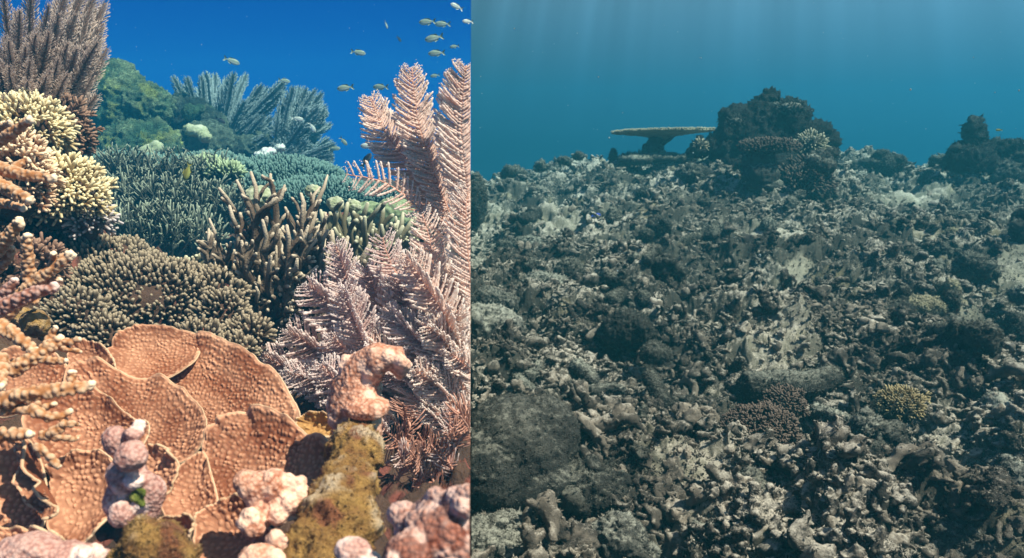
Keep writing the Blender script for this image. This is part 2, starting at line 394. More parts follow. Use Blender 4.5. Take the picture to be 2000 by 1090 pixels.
def haze(name, x0, x1, y0, y1, z0, z1, dens, color, absc):
    m = bpy.data.materials.new(name + '_volume'); m.use_nodes = True; t = m.node_tree; t.nodes.clear()
    o = N(t, 'ShaderNodeOutputMaterial'); v = N(t, 'ShaderNodeVolumePrincipled')
    v.inputs['Color'].default_value = (*color, 1); v.inputs['Absorption Color'].default_value = (*absc, 1)
    v.inputs['Density'].default_value = dens; v.inputs['Anisotropy'].default_value = 0.0
    t.links.new(v.outputs[0], o.inputs['Volume'])
    c = [(x, y, z) for x in (x0, x1) for y in (y0, y1) for z in (z0, z1)]
    f = [(0, 1, 3, 2), (4, 6, 7, 5), (0, 4, 5, 1), (2, 3, 7, 6), (0, 2, 6, 4), (1, 5, 7, 3)]
    me = bpy.data.meshes.new(name); me.from_pydata(c, [], f); me.materials.append(m)
    ob = bpy.data.objects.new(name, me); COL.objects.link(ob); ob['kind'] = 'stuff'
    return ob
haze('haze', -0.0005, 16, -1.2, 15, -2.6, 1.85, 0.082, (0.024, 0.165, 0.215), (0.0, 0.45, 0.75))
haze('haze', -14, -0.0007, -1.2, 10, -3.6, 1.85, 0.085, (0.02, 0.23, 0.40), (0.0, 0.6, 0.95))

# ================================================================== GROUND
def zl(x, y):       # reef slope on the left
    z = np.interp(y, [-.5, .3, .6, .9, 1.3, 1.8, 2.6, 3.3, 4.2, 5.4, 7, 9.5], [.2, .36, .44, .46, .44, .38, .34, .46, .60, .58, -.6, -2.6])
    z = z + 0.30 * sst(.5, .85, -x) * sst(.85, 1.2, y) * (1 - sst(1.7, 2.2, y))
    z = z - 0.12 * (1 - sst(-.2, -.0, x)) * 0
    return z - 0.9 * sst(.55, 1.5, (-x - .45 * y) ) * sst(2, 3, y)
def zr(x, y):       # rubble slope on the right
    z = np.interp(y, [-.5, 0.6, 1.5, 3, 5, 7.2, 8.5, 10, 12, 15], [-.1, -.05, 0, .13, .35, .56, .60, .5, .1, -1.3])
    u = x / np.maximum(y, .5)
    z = z + .05 * np.sin(x * 1.7 + 1.1) * np.sin(y * .9) * sst(2, 6, y) + .03 * np.sin(x * 4.3 + y) * sst(4, 7, y)
    z = z - 0.22 * sst(.22, .0, u) * sst(2.5, 6, y)
    z = z - (0.04 * sst(.28, .0, u) + .0 + 0.10 * np.exp(-((u - .57) / .07) ** 2) - .05 * sst(.63, .75, u)) * sst(4, 8, y)
    return z
def grid(xs_fun, ys, nx, zf, name, matk, side, disp):
    u = np.linspace(0, 1, nx)
    Xg = np.array([xs_fun(y, u) for y in ys]); Yg = np.repeat(ys[:, None], nx, 1)
    p = np.stack([Xg.ravel(), Yg.ravel(), np.zeros(Xg.size)], 1)
    z, a = disp(p); p[:, 2] = zf(p[:, 0], p[:, 1]) + z
    if side > 0:
        q_ = p.copy(); wgt = np.clip(p[:, 1:2] * .5, .4, 1)
        for k_ in (0, 1): p[:, k_] += (.014 * vnoise(q_ * 24, 60 + k_) + .006 * vnoise(q_ * 60, 70 + k_)) * wgt[:, 0]
        p[:, 2] += .006 * vnoise(q_ * 55, 77)
    ny = len(ys); i = np.arange(ny - 1)[:, None] * nx; j = np.arange(nx - 1)[None]
    q = np.stack([i + j, i + j + 1, i + nx + j + 1, i + nx + j], -1).reshape(-1, 4)
    if side < 0: q = q[:, ::-1]
    # skirt along the boundary of the two reefs and the near edge
    edge = np.arange(ny) * nx; prev = edge; NR = 46
    for r_ in range(1, NR + 1):
        low = p[edge].copy(); low[:, 2] = low[:, 2] + (np.minimum(low[:, 2], 0) - .8 - low[:, 2]) * r_ / NR
        if side < 0: low[:, 0] += side * (.05 + .045 * fbm(low * 8, 5, 4) + .02 * ridge(low * 26, 7, 2)).clip(0, .2) * min(r_ / 2, 1)
        n0 = len(p); p = np.vstack([p, low]); e2 = n0 + np.arange(ny)
        sk = np.stack([prev[:-1], prev[1:], e2[1:], e2[:-1]], 1)
        if side > 0: sk = sk[:, ::-1]
        q = np.vstack([q, sk]); a = np.concatenate([a, np.zeros(ny)]); prev = e2
    return mkmesh(name, p, q, np.zeros((0, 3), np.int64), a, M[matk], base=A(0, 0, 0))
def dl(p):
    z = 0.035 * fbm(p * 7, 3, 3) + 0.02 * ridge(p * 22, 5, 3) + .007 * ridge(p * 70, 8, 2)
    return z, sst(.5, 1.5, fbm(p * 16, 9, 3)) * .5
ysl = np.concatenate([np.linspace(-.6, .3, 12), np.geomspace(.32, 9.5, 330)])
g = grid(lambda y, u: -EPS - u ** 1.1 * (abs(y) * 1.1 + .9), ysl, 330, zl, 'reef_slope', 'reef', -1, dl)
g['kind'] = 'structure'
sand_dapples = [(1785, 388, 75, 20, .7), (1560, 520, 45, 12, 1.0), (1985, 520, 45, 18, .65), (1520, 455, 60, 14, .5), (1060, 430, 120, 25, .5), (1520, 690, 75, 40, .6), (1345, 940, 110, 50, .75), (1330, 1050, 80, 30, .5), (1840, 860, 90, 50, .45), (1480, 640, 60, 25, .5), (1850, 590, 70, 25, .5), (950, 430, 60, 40, .35), (1480, 560, 80, 20, .4)]  # pale sandy patches, with sun dapples painted in among them
def sand_dapple_mask(p):
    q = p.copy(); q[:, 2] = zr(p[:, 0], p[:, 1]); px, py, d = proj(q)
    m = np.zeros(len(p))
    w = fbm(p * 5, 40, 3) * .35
    for sx, sy, rx, ry, s in sand_dapples:
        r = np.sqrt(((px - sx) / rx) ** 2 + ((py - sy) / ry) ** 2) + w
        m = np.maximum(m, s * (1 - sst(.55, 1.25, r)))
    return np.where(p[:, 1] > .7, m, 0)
def dr(p):
    m = sand_dapple_mask(p)
    rough = 1 - .85 * sst(.3, .9, m)
    z = 0.115 * fbm(p * 2.4, 23, 2) + rough * (0.050 * fbm(p * 7, 21, 3) + 0.024 * ridge(p * 17, 25, 3) - 0.07 * sst(.0, .7, fbm(p * 7, 29, 2)) + 0.002 * ridge(p * 60, 31, 2))
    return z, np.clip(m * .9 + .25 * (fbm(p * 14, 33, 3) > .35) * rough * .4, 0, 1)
ysr = np.concatenate([np.linspace(-.4, .9, 14), np.geomspace(.95, 14.5, 760)])
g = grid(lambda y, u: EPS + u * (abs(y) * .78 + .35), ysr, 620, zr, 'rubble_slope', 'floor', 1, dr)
g['kind'] = 'structure'
def ground_r(x, y):
    p = np.stack([np.atleast_1d(x), np.atleast_1d(y), np.zeros(np.size(x))], 1).astype(float)
    return zr(p[:, 0], p[:, 1]) + dr(p)[0]
def G(px, py):      # where the ray through a pixel of the photograph meets the smooth rubble slope: a distance
    r = ray(px, py); prev = .5
    for d in np.geomspace(.6, 14, 900):
        q = CAM + d * r
        if q[2] < float(zr(q[0], q[1])): return prev
        prev = d
    return 9.0
def dfor(px, py, d=None): return d if d else G(px, py)

# ================================================================== CORAL BUILDERS
def bez(pts, n):
    """smooth curve through the given points"""
    pts = np.asarray(pts, float); k_ = len(pts)
    if k_ == 2: return pts[0] + (pts[1] - pts[0]) * np.linspace(0, 1, n)[:, None]
    pp = np.vstack([2 * pts[0] - pts[1], pts, 2 * pts[-1] - pts[-2]])
    t = np.linspace(0, k_ - 1 - 1e-9, n); i = t.astype(int); f = (t - i)[:, None]
    a, b, c, d = pp[i], pp[i + 1], pp[i + 2], pp[i + 3]
    return .5 * (2 * b + (c - a) * f + (2 * a - 5 * b + 4 * c - d) * f ** 2 + (3 * b - a - 3 * c + d) * f ** 3)
def rot_to(dirs, spin=None):
    """matrices whose third column is dir, random spin about it"""
    d = nrm(np.asarray(dirs, float)); n = len(d)
    r = rng.normal(size=(n, 3)); x = nrm(np.cross(r, d)); y = np.cross(d, x)
    return np.stack([x, y, d], 2)
def finger(sides, rings, r0, r1, bend=0.0, tip0=.55, lump=0.0, seed=0):
    """unit-height blunt finger along +z"""
    t = np.linspace(0, 1, rings); path = np.stack([bend * t ** 2, np.zeros(rings), t], 1)
    rad = (r0 + (r1 - r0) * t) * np.where(t > .85, .85, 1)
    rr = np.random.default_rng(seed); rad = rad * (1 + lump * rr.uniform(-1, 1, rings))
    mb = MB(); mb.tube(path, rad, sides, a=sst(tip0, 1, t)); return mb.proto()
def twig(seed, sides=6, r=.13):
    """a unit cluster of short forked fingers for bushy coral"""
    rr = np.random.default_rng(seed); mb = MB()
    mb.tube(bez([(0, 0, -.15), (.03, 0, .25), (0, .04, .6)], 5), [r * 1.1, r, r, r * .95, r * .9], sides, a=[0, 0, .05, .1, .2])
    for k_ in range(4):
        an = k_ * 1.6 + rr.uniform(-.4, .4); t0 = rr.uniform(.25, .6); l = rr.uniform(.35, .6)
        d = nrm(A(math.cos(an) * .8, math.sin(an) * .8, rr.uniform(.5, 1.1)))
        p0 = A(0, 0, t0); path = np.array([p0, p0 + d * l * .5, p0 + d * l + A(0, 0, .08)])
        mb.tube(path, [r * .85, r * .75, r * .6], sides, a=[.15, .45, 1])
    mb.tube([(0, .04, .6), (0, .06, .82), (.02, .06, 1)], [r * .85, r * .75, r * .6], sides, a=[.2, .5, 1])
    return mb.proto()
def dome_pts(c, rad, spacing, up=1.0, zmin=-.25, wob=.12, seed=0, flat=0):
    """points and directions spread over a lumpy ellipsoid dome"""
    rad = np.asarray(rad, float); area = 4 * math.pi * (((rad[0] * rad[1]) ** 1.6 + (rad[0] * rad[2]) ** 1.6 + (rad[1] * rad[2]) ** 1.6) / 3) ** (1 / 1.6)
    n = int(area / spacing ** 2); i = np.arange(n) + .5
    ph = np.arccos(1 - 2 * i / n); th = math.pi * (1 + 5 ** .5) * i
    s = np.stack([np.cos(th) * np.sin(ph), np.sin(th) * np.sin(ph), np.cos(ph)], 1)
    s = s[s[:, 2] > zmin]
    k_ = 1 + wob * fbm(s * 2.2 + seed * 3.7, seed, 2)
    pts = c + s * rad * k_[:, None] + rng.normal(size=s.shape) * spacing * .34
    return pts, nrm(s / rad * rad.mean() + A(0, 0, up - 1) + rng.normal(size=s.shape) * .16), s
def lumpy(c, rad, lvl, amp, freq, seed, fine=0.0):
    v, f = ico(lvl); rad = np.asarray(rad, float)
    d = 1 + amp * fbm(v * freq + seed * 7.1, seed, 4) + fine * ridge(v * freq * 4 + seed, seed + 3, 2)
    return c + v * rad * d[:, None], f
def fingers_colony(name, c, rad, h, spacing, mat, core, protos, label, cat, group=None, seed=0, width=1.0, up=1.0, zmin=-.25, wob=.12, clip=-1, corescale=.9):
    c = np.asarray(c, float); rad = np.asarray(rad, float)
    base = A(c[0], c[1], c[2] - rad[2] * .5)
    root = empty(name, base, label, cat, group)
    v, f = lumpy(c, rad * corescale, 4, .10, 1.8, seed); mb = MB(); mb.add(v, t=f)
    mb.build('core', M[core], root, base, clip)
    pts, dirs, s = dome_pts(c, rad, spacing, up, zmin, wob, seed)
    mb = MB(); which = rng.integers(0, len(protos), len(pts))
    for k_, pr in enumerate(protos):
        w = which == k_
        if not w.any(): continue
        Mx = rot_to(dirs[w]); hh = h * rng.uniform(.75, 1.25, w.sum())
        Mx = Mx * np.stack([hh * width, hh * width, hh], 1)[:, None, :]
        mb.inst(pr, Mx, pts[w] - dirs[w] * h * .35, dv=rng.uniform(-.12, .12, w.sum()) - .25 * (s[w, 2] < -.05))
    mb.build('branchlets', M[mat], root, base, clip)
    return root
FING = [finger(6, 5, .20, .15, b, .5) for b in (0, .15, -.2)]
FING_LO = [finger(5, 3, .20, .13, b, .3) for b in (0, .2)]
TW = [twig(k_) for k_ in range(6)]
TW_LO = [twig(k_ + 10, 4, .14) for k_ in range(4)]

def corallites(v, q, t, a, cell, amp, whiten=.5, seed=0):
    n = vnormals(v, q, t); w = worley(v / cell, seed)
    b = 1 - sst(.2, .78, w)
    return v + n * (amp * b)[:, None], np.clip(a + whiten * b, 0, 1)
def stag_branch(mb, p0, p1, r0, r1, curve, rr, sides=8, prongs=3, plen=.35, depth=1, seg=9, tip=.82, wig=.05):
    p0, p1 = np.asarray(p0, float), np.asarray(p1, float); L = np.linalg.norm(p1 - p0)
    mid = (p0 + p1) / 2 + np.asarray(curve) + rr.normal(size=3) * L * wig
    path = bez([p0, mid, p1], seg); tt = np.linspace(0, 1, seg)
    path[1:-1] += rr.normal(size=(seg - 2, 3)) * L * .012
    rad = r0 + (r1 - r0) * tt; rad[-1] *= .7
    mb.tube(path, rad * (1 + .06 * rr.normal(size=seg)), sides, a=sst(tip, 1, tt))
    D = nrm(p1 - p0)
    if depth > 0:
        for k_ in range(prongs):
            t_ = rr.uniform(.25, .88); i = min(int(t_ * (seg - 1)), seg - 2)
            s = nrm(np.cross(D, rr.normal(size=3))); l = L * plen * rr.uniform(.5, 1.2) * (1.15 - .5 * t_)
            d = nrm(D * .9 + s * .9 + A(0, 0, .35)); q0 = path[i]; rr0 = rad[i] * .85
            stag_branch(mb, q0, q0 + d * l, rr0, r1 * .95, A(0, 0, .05 * l), rr, sides, max(prongs - 1, 1), plen, depth - 1, max(seg - 3, 5), min(tip, .75), wig)

# ------------------------------------------------------------------ plate corals
NP = nrm(A(0.0, -math.cos(R(50)), math.sin(R(50))))
def smooth_outline(pts, n):
    pts = np.asarray(pts, float); k_ = len(pts)
    t = np.linspace(0, k_, n, endpoint=False); i = t.astype(int); f = (t - i)[:, None]
    g_ = lambda j: pts[j % k_]
    a, b, c, d = g_(i - 1), g_(i), g_(i + 1), g_(i + 2)
    return .5 * (2 * b + (c - a) * f + (2 * a - 5 * b + 4 * c - d) * f ** 2 + (3 * b - a - 3 * c + d) * f ** 3)
def plate(outline, d, label, tilt=50, yaw=0, curl=.012, mat='plate', anchor=None, seed=0, res=1.0, rimmat='rim', cell=.0050, amp=.0019, group='scalloped orange brown plate corals in the foreground', rimr=.0012, grow=1.0):
    """a thin scalloped plate in a tilted plane of its own, hollowed a little, with polyp bumps on top and a pale growing rim"""
    o = np.asarray(outline, float); cpx = o.mean(0) if anchor is None else np.asarray(anchor, float)
    n = nrm(A(math.sin(R(yaw)) * math.cos(R(tilt)), -math.cos(R(yaw)) * math.cos(R(tilt)), math.sin(R(tilt))))
    C0 = P(cpx[0], cpx[1], d)
    def onplane(px, py):
        r = FWD + RT * (px - CX)[:, None] / FPX + UP * (CY - py)[:, None] / FPX
        return CAM + r * (((C0 - CAM) @ n) / (r @ n))[:, None]
    nth = int(300 * res); nr = int(90 * res)
    ring = smooth_outline(o, nth)
    E = onplane(ring[:, 0], ring[:, 1])
    ang = np.arange(nth) / nth
    size = np.linalg.norm(E - C0, axis=1).mean()
    e1 = nrm(np.cross(n, A(0, 0, 1))); e2 = np.cross(n, e1)
    wv = fbm(np.stack([np.cos(ang * 6.283) * 3, np.sin(ang * 6.283) * 3, np.full(nth, seed)], 1), seed, 3)
    r = np.linspace(0.02, 1, nr)
    v = C0 + (E - C0)[None] * (r[:, None, None] * (1 + .028 * wv[None, :, None] * r[:, None, None] ** 3))
    und = fbm(v.reshape(-1, 3) * 11, seed, 2).reshape(nr, nth)
    hgt = curl * r[:, None] ** 2 + .007 * und * r[:, None] + .006 * wv[None] * r[:, None] ** 4
    v = v + n * hgt[..., None]
    flat = v.reshape(-1, 3)
    # polyps sit in rough rows parallel to the rim
    q_ = flat / cell; rowp = np.stack([np.repeat(r * size / cell / 1.0, nth), np.tile(ang, nr) * 0, np.zeros(nr * nth)], 1)
    w = worley2(np.stack([(flat - C0) @ e1, (flat - C0) @ e2], 1) / cell, seed)
    rows = .5 + .5 * np.sin(rowp[:, 0] * 2.9 + 2.2 * fbm(flat * 16, seed + 4, 2))
    b = (1 - sst(.12, .58, w)) * (.45 + .55 * rows) * (.62 + .55 * sst(-.5, .6, fbm(flat * 45, seed + 21, 2)))
    fade = 1 - sst(.955, .985, np.repeat(r, nth))
    top = flat + n * (b * amp * 1.25 * fade)[:, None]
    a = np.clip(.12 + .55 * b * fade + .75 * sst(.93, 1.0, np.repeat(r, nth)) + .20 * fbm(flat * 25, seed + 9, 2) + .10 * np.sin(rowp[:, 0] * .55 + 3 * fbm(flat * 9, seed + 14, 2)), 0, 1)
    bot = flat - n * .0032
    i = np.arange(nr - 1)[:, None] * nth; j = np.arange(nth)[None]; j2 = (j + 1) % nth
    q = np.stack([i + j, i + nth + j, i + nth + j2, i + j2], -1).reshape(-1, 4)
    if np.cross(E[1] - C0, E[0] - C0) @ n > 0: q = q[:, ::-1]
    m = nr * nth; qb = q[:, ::-1] + m
    cap = np.array([[m * 2, jj, (jj + 1) % nth] for jj in range(nth)]); capb = np.array([[m * 2 + 1, m + (jj + 1) % nth, m + jj] for jj in range(nth)])
    v = np.vstack([top, bot, [C0], [C0 - n * .0032]])
    base = A(C0[0], C0[1], v[:, 2].min())
    root = empty('plate_coral', base, label, 'coral', group)
    o1 = mkmesh('blade', v, np.vstack([q, qb]), np.vstack([cap, capb]), np.concatenate([a, a * 0, [a[0], 0]]), M[mat], root, base, -1)
    mb = MB(); rim = flat[-nth:] - n * .0016
    rim = np.vstack([rim, rim[:2]]); mb.tube(rim, rimr * (1 + .25 * fbm(rim * 60, seed, 2)), 8, a=.4 + .3 * fbm(rim * 30, seed, 2))
    mb.build('rim', M[rimmat], root, base, -1)
    return root

# ------------------------------------------------------------------ gorgonian plumes
def branchlet_proto(seed, seg=13, sides=5, r=.032, bend=.28, lump=.55, lo=False):
    """unit branchlet leaving along +x, curving to +y (up the stem), beaded with polyps"""
    rr = np.random.default_rng(seed); t = np.linspace(0, 1, seg)
    path = np.stack([t, bend * t ** 1.7, rr.normal(0, .012, seg)], 1)
    rad = r * (1.05 - .25 * t) * (1 + lump * np.where(np.arange(seg) % 2, .5, -.4))
    mb = MB(); mb.tube(path, rad, sides, a=.18 + .5 * t ** 2 + .22 * (np.arange(seg) % 2))
    return mb.proto()
BL = [branchlet_proto(k_, r=.046, bend=.20, lump=.5) for k_ in range(5)]
BL_FAT = [branchlet_proto(k_ + 40, r=.062, bend=.12, lump=.5) for k_ in range(3)]
BL_LO = [branchlet_proto(k_ + 7, 6, 4, .05, .3, .4) for k_ in range(3)]
BL_THIN = [branchlet_proto(k_ + 17, 7, 4, .035, .3, .6) for k_ in range(4)]
SPK = (A([1, 0, 0], [-.5, .87, 0], [-.5, -.87, 0], [.3, .2, 1]) * A(.32, .32, 1), np.zeros((0, 4), int), np.array([[0, 1, 3], [1, 2, 3], [2, 0, 3]]), np.array([0, 0, 0, .25]))
def fuzz(mb, v, n, count, length, rr, spread=.5):
    """short stiff turf standing on a surface"""
    i = rr.integers(0, len(v), count); d = nrm(n[i] + rr.normal(size=(count, 3)) * spread); s_ = length * np.exp(rr.normal(0, .35, count))
    mb.inst(SPK, rot_to(d) * s_[:, None, None], v[i] + rr.normal(size=(count, 3)) * length * .3 - d * length * .15)
def polyp_bits(mb, pts, size, a0=.9):
    v = A([1, 0, 0], [-1, 0, 0], [0, 1, 0], [0, -1, 0], [0, 0, 1], [0, 0, -1]); f = np.array([[0, 2, 4], [2, 1, 4], [1, 3, 4], [3, 0, 4], [2, 0, 5], [1, 2, 5], [3, 1, 5], [0, 3, 5]])
    n = len(pts); mb.inst((v, np.zeros((0, 4), int), f, np.full(len(v), a0)), np.eye(3)[None] * (size * rng.uniform(.6, 1.3, n))[:, None, None], pts)
def plume(root, base, pts, width, spacing, mat, protos, planes=1, nrmdir=None, angle=52, shape='leaf', stem=.0022, clip=-1, stemmat='stem', start=.1, thick=1.0, bits=0.0, name='plume'):
    path = bez(pts, 40); path[1:] += np.cumsum(rng.normal(size=(39, 3)), 0) * np.linalg.norm(path[-1] - path[0]) * .0016; seg = np.linalg.norm(np.diff(path, axis=0), axis=1); L = seg.sum()
    s = np.concatenate([[0], np.cumsum(seg)]) / L
    n = max(int(L * (1 - start) / spacing), 4); u = start + (1 - start) * (np.arange(n) + .5) / n
    C = np.stack([np.interp(u, s, path[:, k_]) for k_ in range(3)], 1)
    T = nrm(np.gradient(path, axis=0)); T = nrm(np.stack([np.interp(u, s, T[:, k_]) for k_ in range(3)], 1))
    nd = nrm(C - CAM) if nrmdir is None else np.broadcast_to(nrmdir, C.shape)
    Sd = nrm(np.cross(T, nd)); Nn = np.cross(Sd, T)
    x = (u - start) / (1 - start)
    if shape == 'leaf': env = np.clip(np.sin(math.pi * (x * .74 + .16)) ** .7, .12, 1) * np.where(x > .88, np.sqrt(np.clip(1 - ((x - .88) / .15) ** 2, .1, 1)), 1)
    elif shape == 'flat': env = np.clip(.55 + .8 * x, 0, 1) * np.where(x > .82, 1 - 3.2 * (x - .82), 1)
    else: env = np.clip(1.05 - .75 * x, 0, 1)
    mb = MB()
    ca, sa = math.cos(R(angle)), math.sin(R(angle))
    for k_ in range(planes * 2):
        ph = k_ * math.pi / planes
        sv = Sd * math.cos(ph) + Nn * math.sin(ph)
        jit = rng.normal(0, .07, n)
        c2, s2 = np.cos(R(angle) + jit), np.sin(R(angle) + jit)
        ex = sv * s2[:, None] + T * c2[:, None] + Nn * rng.normal(0, .10, n)[:, None]; ex = nrm(ex)
        ey = nrm(T - ex * (T * ex).sum(1)[:, None]); ez = np.cross(ex, ey)
        l = width / 2 * env * rng.uniform(.88, 1.06, n) / s2.clip(.3)
        w_ = rng.integers(0, len(protos), n)
        for pi_, pr in enumerate(protos):
            m_ = w_ == pi_
            if not m_.any(): continue
            th_ = width / 2 * thick / l[m_]
            Mx = np.stack([ex[m_] * l[m_][:, None], ey[m_] * l[m_][:, None], ez[m_] * l[m_][:, None]], 2)
            pv, pq, pt, pa = pr
            mb.inst(pr, Mx, C[m_] + T[m_] * (rng.uniform(-.3, .3, m_.sum()) * spacing)[:, None], dv=rng.uniform(-.1, .15, m_.sum()))
        if bits > 0:
            tt = rng.uniform(.15, 1, (n, 11))
            bp = C[:, None] + ex[:, None] * (l[:, None] * tt)[..., None] + ey[:, None] * (l[:, None] * .28 * tt ** 1.7)[..., None] + rng.normal(0, bits * 1.3, (n, 11, 3))
            polyp_bits(mb, bp.reshape(-1, 3), bits)
    o = mb.build(name, M[mat], root, base, clip)
    mb = MB(); mb.tube(path, np.linspace(stem, stem * .45, len(path)), 6, a=.1)
    st_ = mb.build('stem', M[stemmat], o, base, clip) if o is not None else None
    if st_ is not None: st_.location = (0, 0, 0)
    return o

# ------------------------------------------------------------------ fish
def fish_proto(mat, tall=.42):
    root = empty('fish', (0, 0, 0))
    t = np.linspace(0, 1, 15); prof = np.sin(math.pi * t ** .72) ** .8 * tall * .5; prof[0] = .02; prof[-1] = .045
    mb = MB(); sides = 14; th = np.arange(sides) * 2 * math.pi / sides
    ring = np.stack([np.repeat(.5 - t, sides), np.tile(np.cos(th), 15) * np.repeat(prof * .42, sides), np.tile(np.sin(th), 15) * np.repeat(prof, sides)], 1)
    i = np.arange(14)[:, None] * sides; j = np.arange(sides)[None]; j2 = (j + 1) % sides
    q = np.stack([i + j, i + sides + j, i + sides + j2, i + j2], -1).reshape(-1, 4)
    a = np.tile((np.sin(th) < -.2) * .8, 15)
    cap = np.array([[k_, (k_ + 1) % sides, sides * 15] for k_ in range(sides)])
    mb.add(np.vstack([ring, [[.515, 0, 0]]]), q, cap, np.concatenate([a, [0]]))
    mb.build('body', mat, root)
    def fin(name, poly, th_=.012):
        m2 = MB(); p = np.array(poly, float); k_ = len(p)
        v = np.vstack([np.stack([p[:, 0], np.full(k_, -th_), p[:, 1]], 1), np.stack([p[:, 0], np.full(k_, th_), p[:, 1]], 1)])
        tr = [[0, j_, j_ + 1] for j_ in range(1, k_ - 1)] + [[k_, k_ + j_ + 1, k_ + j_] for j_ in range(1, k_ - 1)]
        qq = [[j_, (j_ + 1) % k_, k_ + (j_ + 1) % k_, k_ + j_] for j_ in range(k_)]
        m2.add(v, qq, tr); m2.build(name, mat, root)
    fin('tail_fin', [(-.44, .03), (-.62, .19), (-.72, .2), (-.62, 0), (-.72, -.2), (-.62, -.19), (-.44, -.03)])
    fin('dorsal_fin', [(.2, .14), (.1, .25), (-.25, .24), (-.38, .1), (-.2, .1)])
    fin('anal_fin', [(-.02, -.15), (-.12, -.25), (-.34, -.16), (-.36, -.07)])
    for s_ in (-1, 1):
        m2 = MB(); v, f = ico(2); m2.add(v * A(.03, .014, .03) + A(.37, s_ * .058, .035), t=f); m2.build('eye', M['eye'], root)
    return root
def copy_tree(o, parent=None):
    c = o.copy(); COL.objects.link(c)
    if parent is not None: c.parent = parent
    for ch in o.children: copy_tree(ch, c)
    return c
fishes = {}
def fish(px, py, d, size_px, label, kind='g', yaw=0, roll=0, pitch=0, group=None):
    mat = M['fish_' + kind]
    if kind not in fishes: fishes[kind] = o = fish_proto(mat)
    else:
        o = copy_tree(fishes[kind])
    s = size_px / FPX * d / 1.15
    o.location = P(px, py, d); o.scale = (s, s, s); o.rotation_euler = (R(roll), R(pitch), R(yaw))
    for k_ in ('label', 'category', 'group'):
        if k_ in o: del o[k_]
    tag(o, label, 'fish', group)
    return o

# ================================================================== LEFT: THE LIVING REEF
def W2(px, d): return px * d / FPX
# ---- plate corals, back to front
plate([(215, 695), (235, 665), (280, 648), (340, 652), (390, 668), (380, 720), (300, 760), (225, 735)], 1.00, 'small plate coral peeping out behind the two largest brown plates, topmost of the plates', seed=1, yaw=8)
plate([(258, 738), (266, 702), (300, 676), (352, 664), (405, 664), (455, 682), (505, 706), (548, 742), (576, 788), (584, 835), (545, 862), (480, 870), (410, 850), (330, 790)], .95, 'broad dark brown plate coral at the back right below the olive finger coral', seed=2, yaw=-12, res=1.3, anchor=(400, 800))
plate([(138, 705), (158, 680), (190, 680), (222, 702), (232, 740), (200, 770), (150, 765)], .93, 'small rounded plate coral between the white tipped staghorn and the broad brown plates', seed=3)
plate([(148, 745), (168, 725), (210, 720), (260, 738), (310, 738), (352, 760), (386, 792), (406, 822), (410, 852), (396, 890), (350, 915), (270, 905), (200, 860), (150, 800)], .85, 'large rounded orange brown plate coral in the middle of the foreground cluster', seed=4, yaw=-6, res=1.3, anchor=(270, 840))
plate([(0, 705), (50, 690), (110, 700), (140, 735), (120, 790), (50, 815), (-20, 810), (-30, 740)], .88, 'reddish plate coral under the staghorn branches at the far left edge', seed=5, yaw=10)
plate([(72, 800), (110, 772), (165, 764), (205, 775), (238, 806), (268, 828), (295, 838), (290, 868), (262, 900), (180, 945), (100, 930), (60, 860)], .78, 'pale peach plate coral lying under the white branch tips', seed=6, res=1.1, mat='plate', yaw=4)
plate([(398, 905), (404, 862), (430, 830), (470, 812), (520, 811), (565, 826), (610, 856), (655, 885), (668, 950), (610, 1010), (500, 1030), (430, 1000), (404, 950)], .75, 'wide rust orange plate coral beside the mossy column', seed=7, yaw=-14, res=1.3, anchor=(530, 940))
plate([(290, 890), (305, 875), (330, 878), (350, 905), (347, 945), (325, 975), (285, 960), (275, 915)], .68, 'little upright plate coral just right of the mauve knobby coral', seed=8, yaw=-20, tilt=35)
plate([(340, 930), (395, 885), (415, 930), (430, 1000), (400, 1040), (340, 1035), (320, 980)], .73, 'shaded plate coral low between the two orange plates', seed=9)
plate([(104, 945), (118, 905), (158, 888), (205, 889), (236, 925), (225, 1010), (165, 1075), (115, 1050)], .70, 'orange plate coral with a straight top edge left of the mauve knobby coral', seed=10, tilt=42)
plate([(-30, 880), (20, 862), (70, 880), (95, 945), (100, 1020), (60, 1075), (-30, 1080)], .68, 'dark orange plate coral in the bottom left corner', seed=11, yaw=8)
plate([(392, 1035), (402, 1002), (438, 984), (468, 978), (505, 1010), (560, 1100), (480, 1130), (400, 1110)], .64, 'small orange plate coral at the bottom edge under the white bumped lump', seed=12, tilt=45)
plate([(325, 1018), (352, 1014), (384, 1012), (389, 1032), (376, 1062), (345, 1070), (322, 1045)], .59, 'tiny pinkish plate coral behind the yellow mossy lump', seed=13, tilt=35, res=.7)
plate([(-20, 1052), (40, 1040), (90, 1048), (130, 1062), (150, 1090), (120, 1130), (-20, 1130)], .60, 'pale rimmed plate coral half hidden by the lilac lump at the bottom left', seed=14, tilt=50, res=.8)
plate([(50, 862), (60, 866), (82, 925), (104, 975), (128, 998), (110, 1010), (80, 990), (62, 950), (50, 905)], .655, 'narrow wavy upright plate coral with a curled pale edge', seed=15, tilt=20, yaw=-35, res=.7, curl=.004, rimr=.0014)
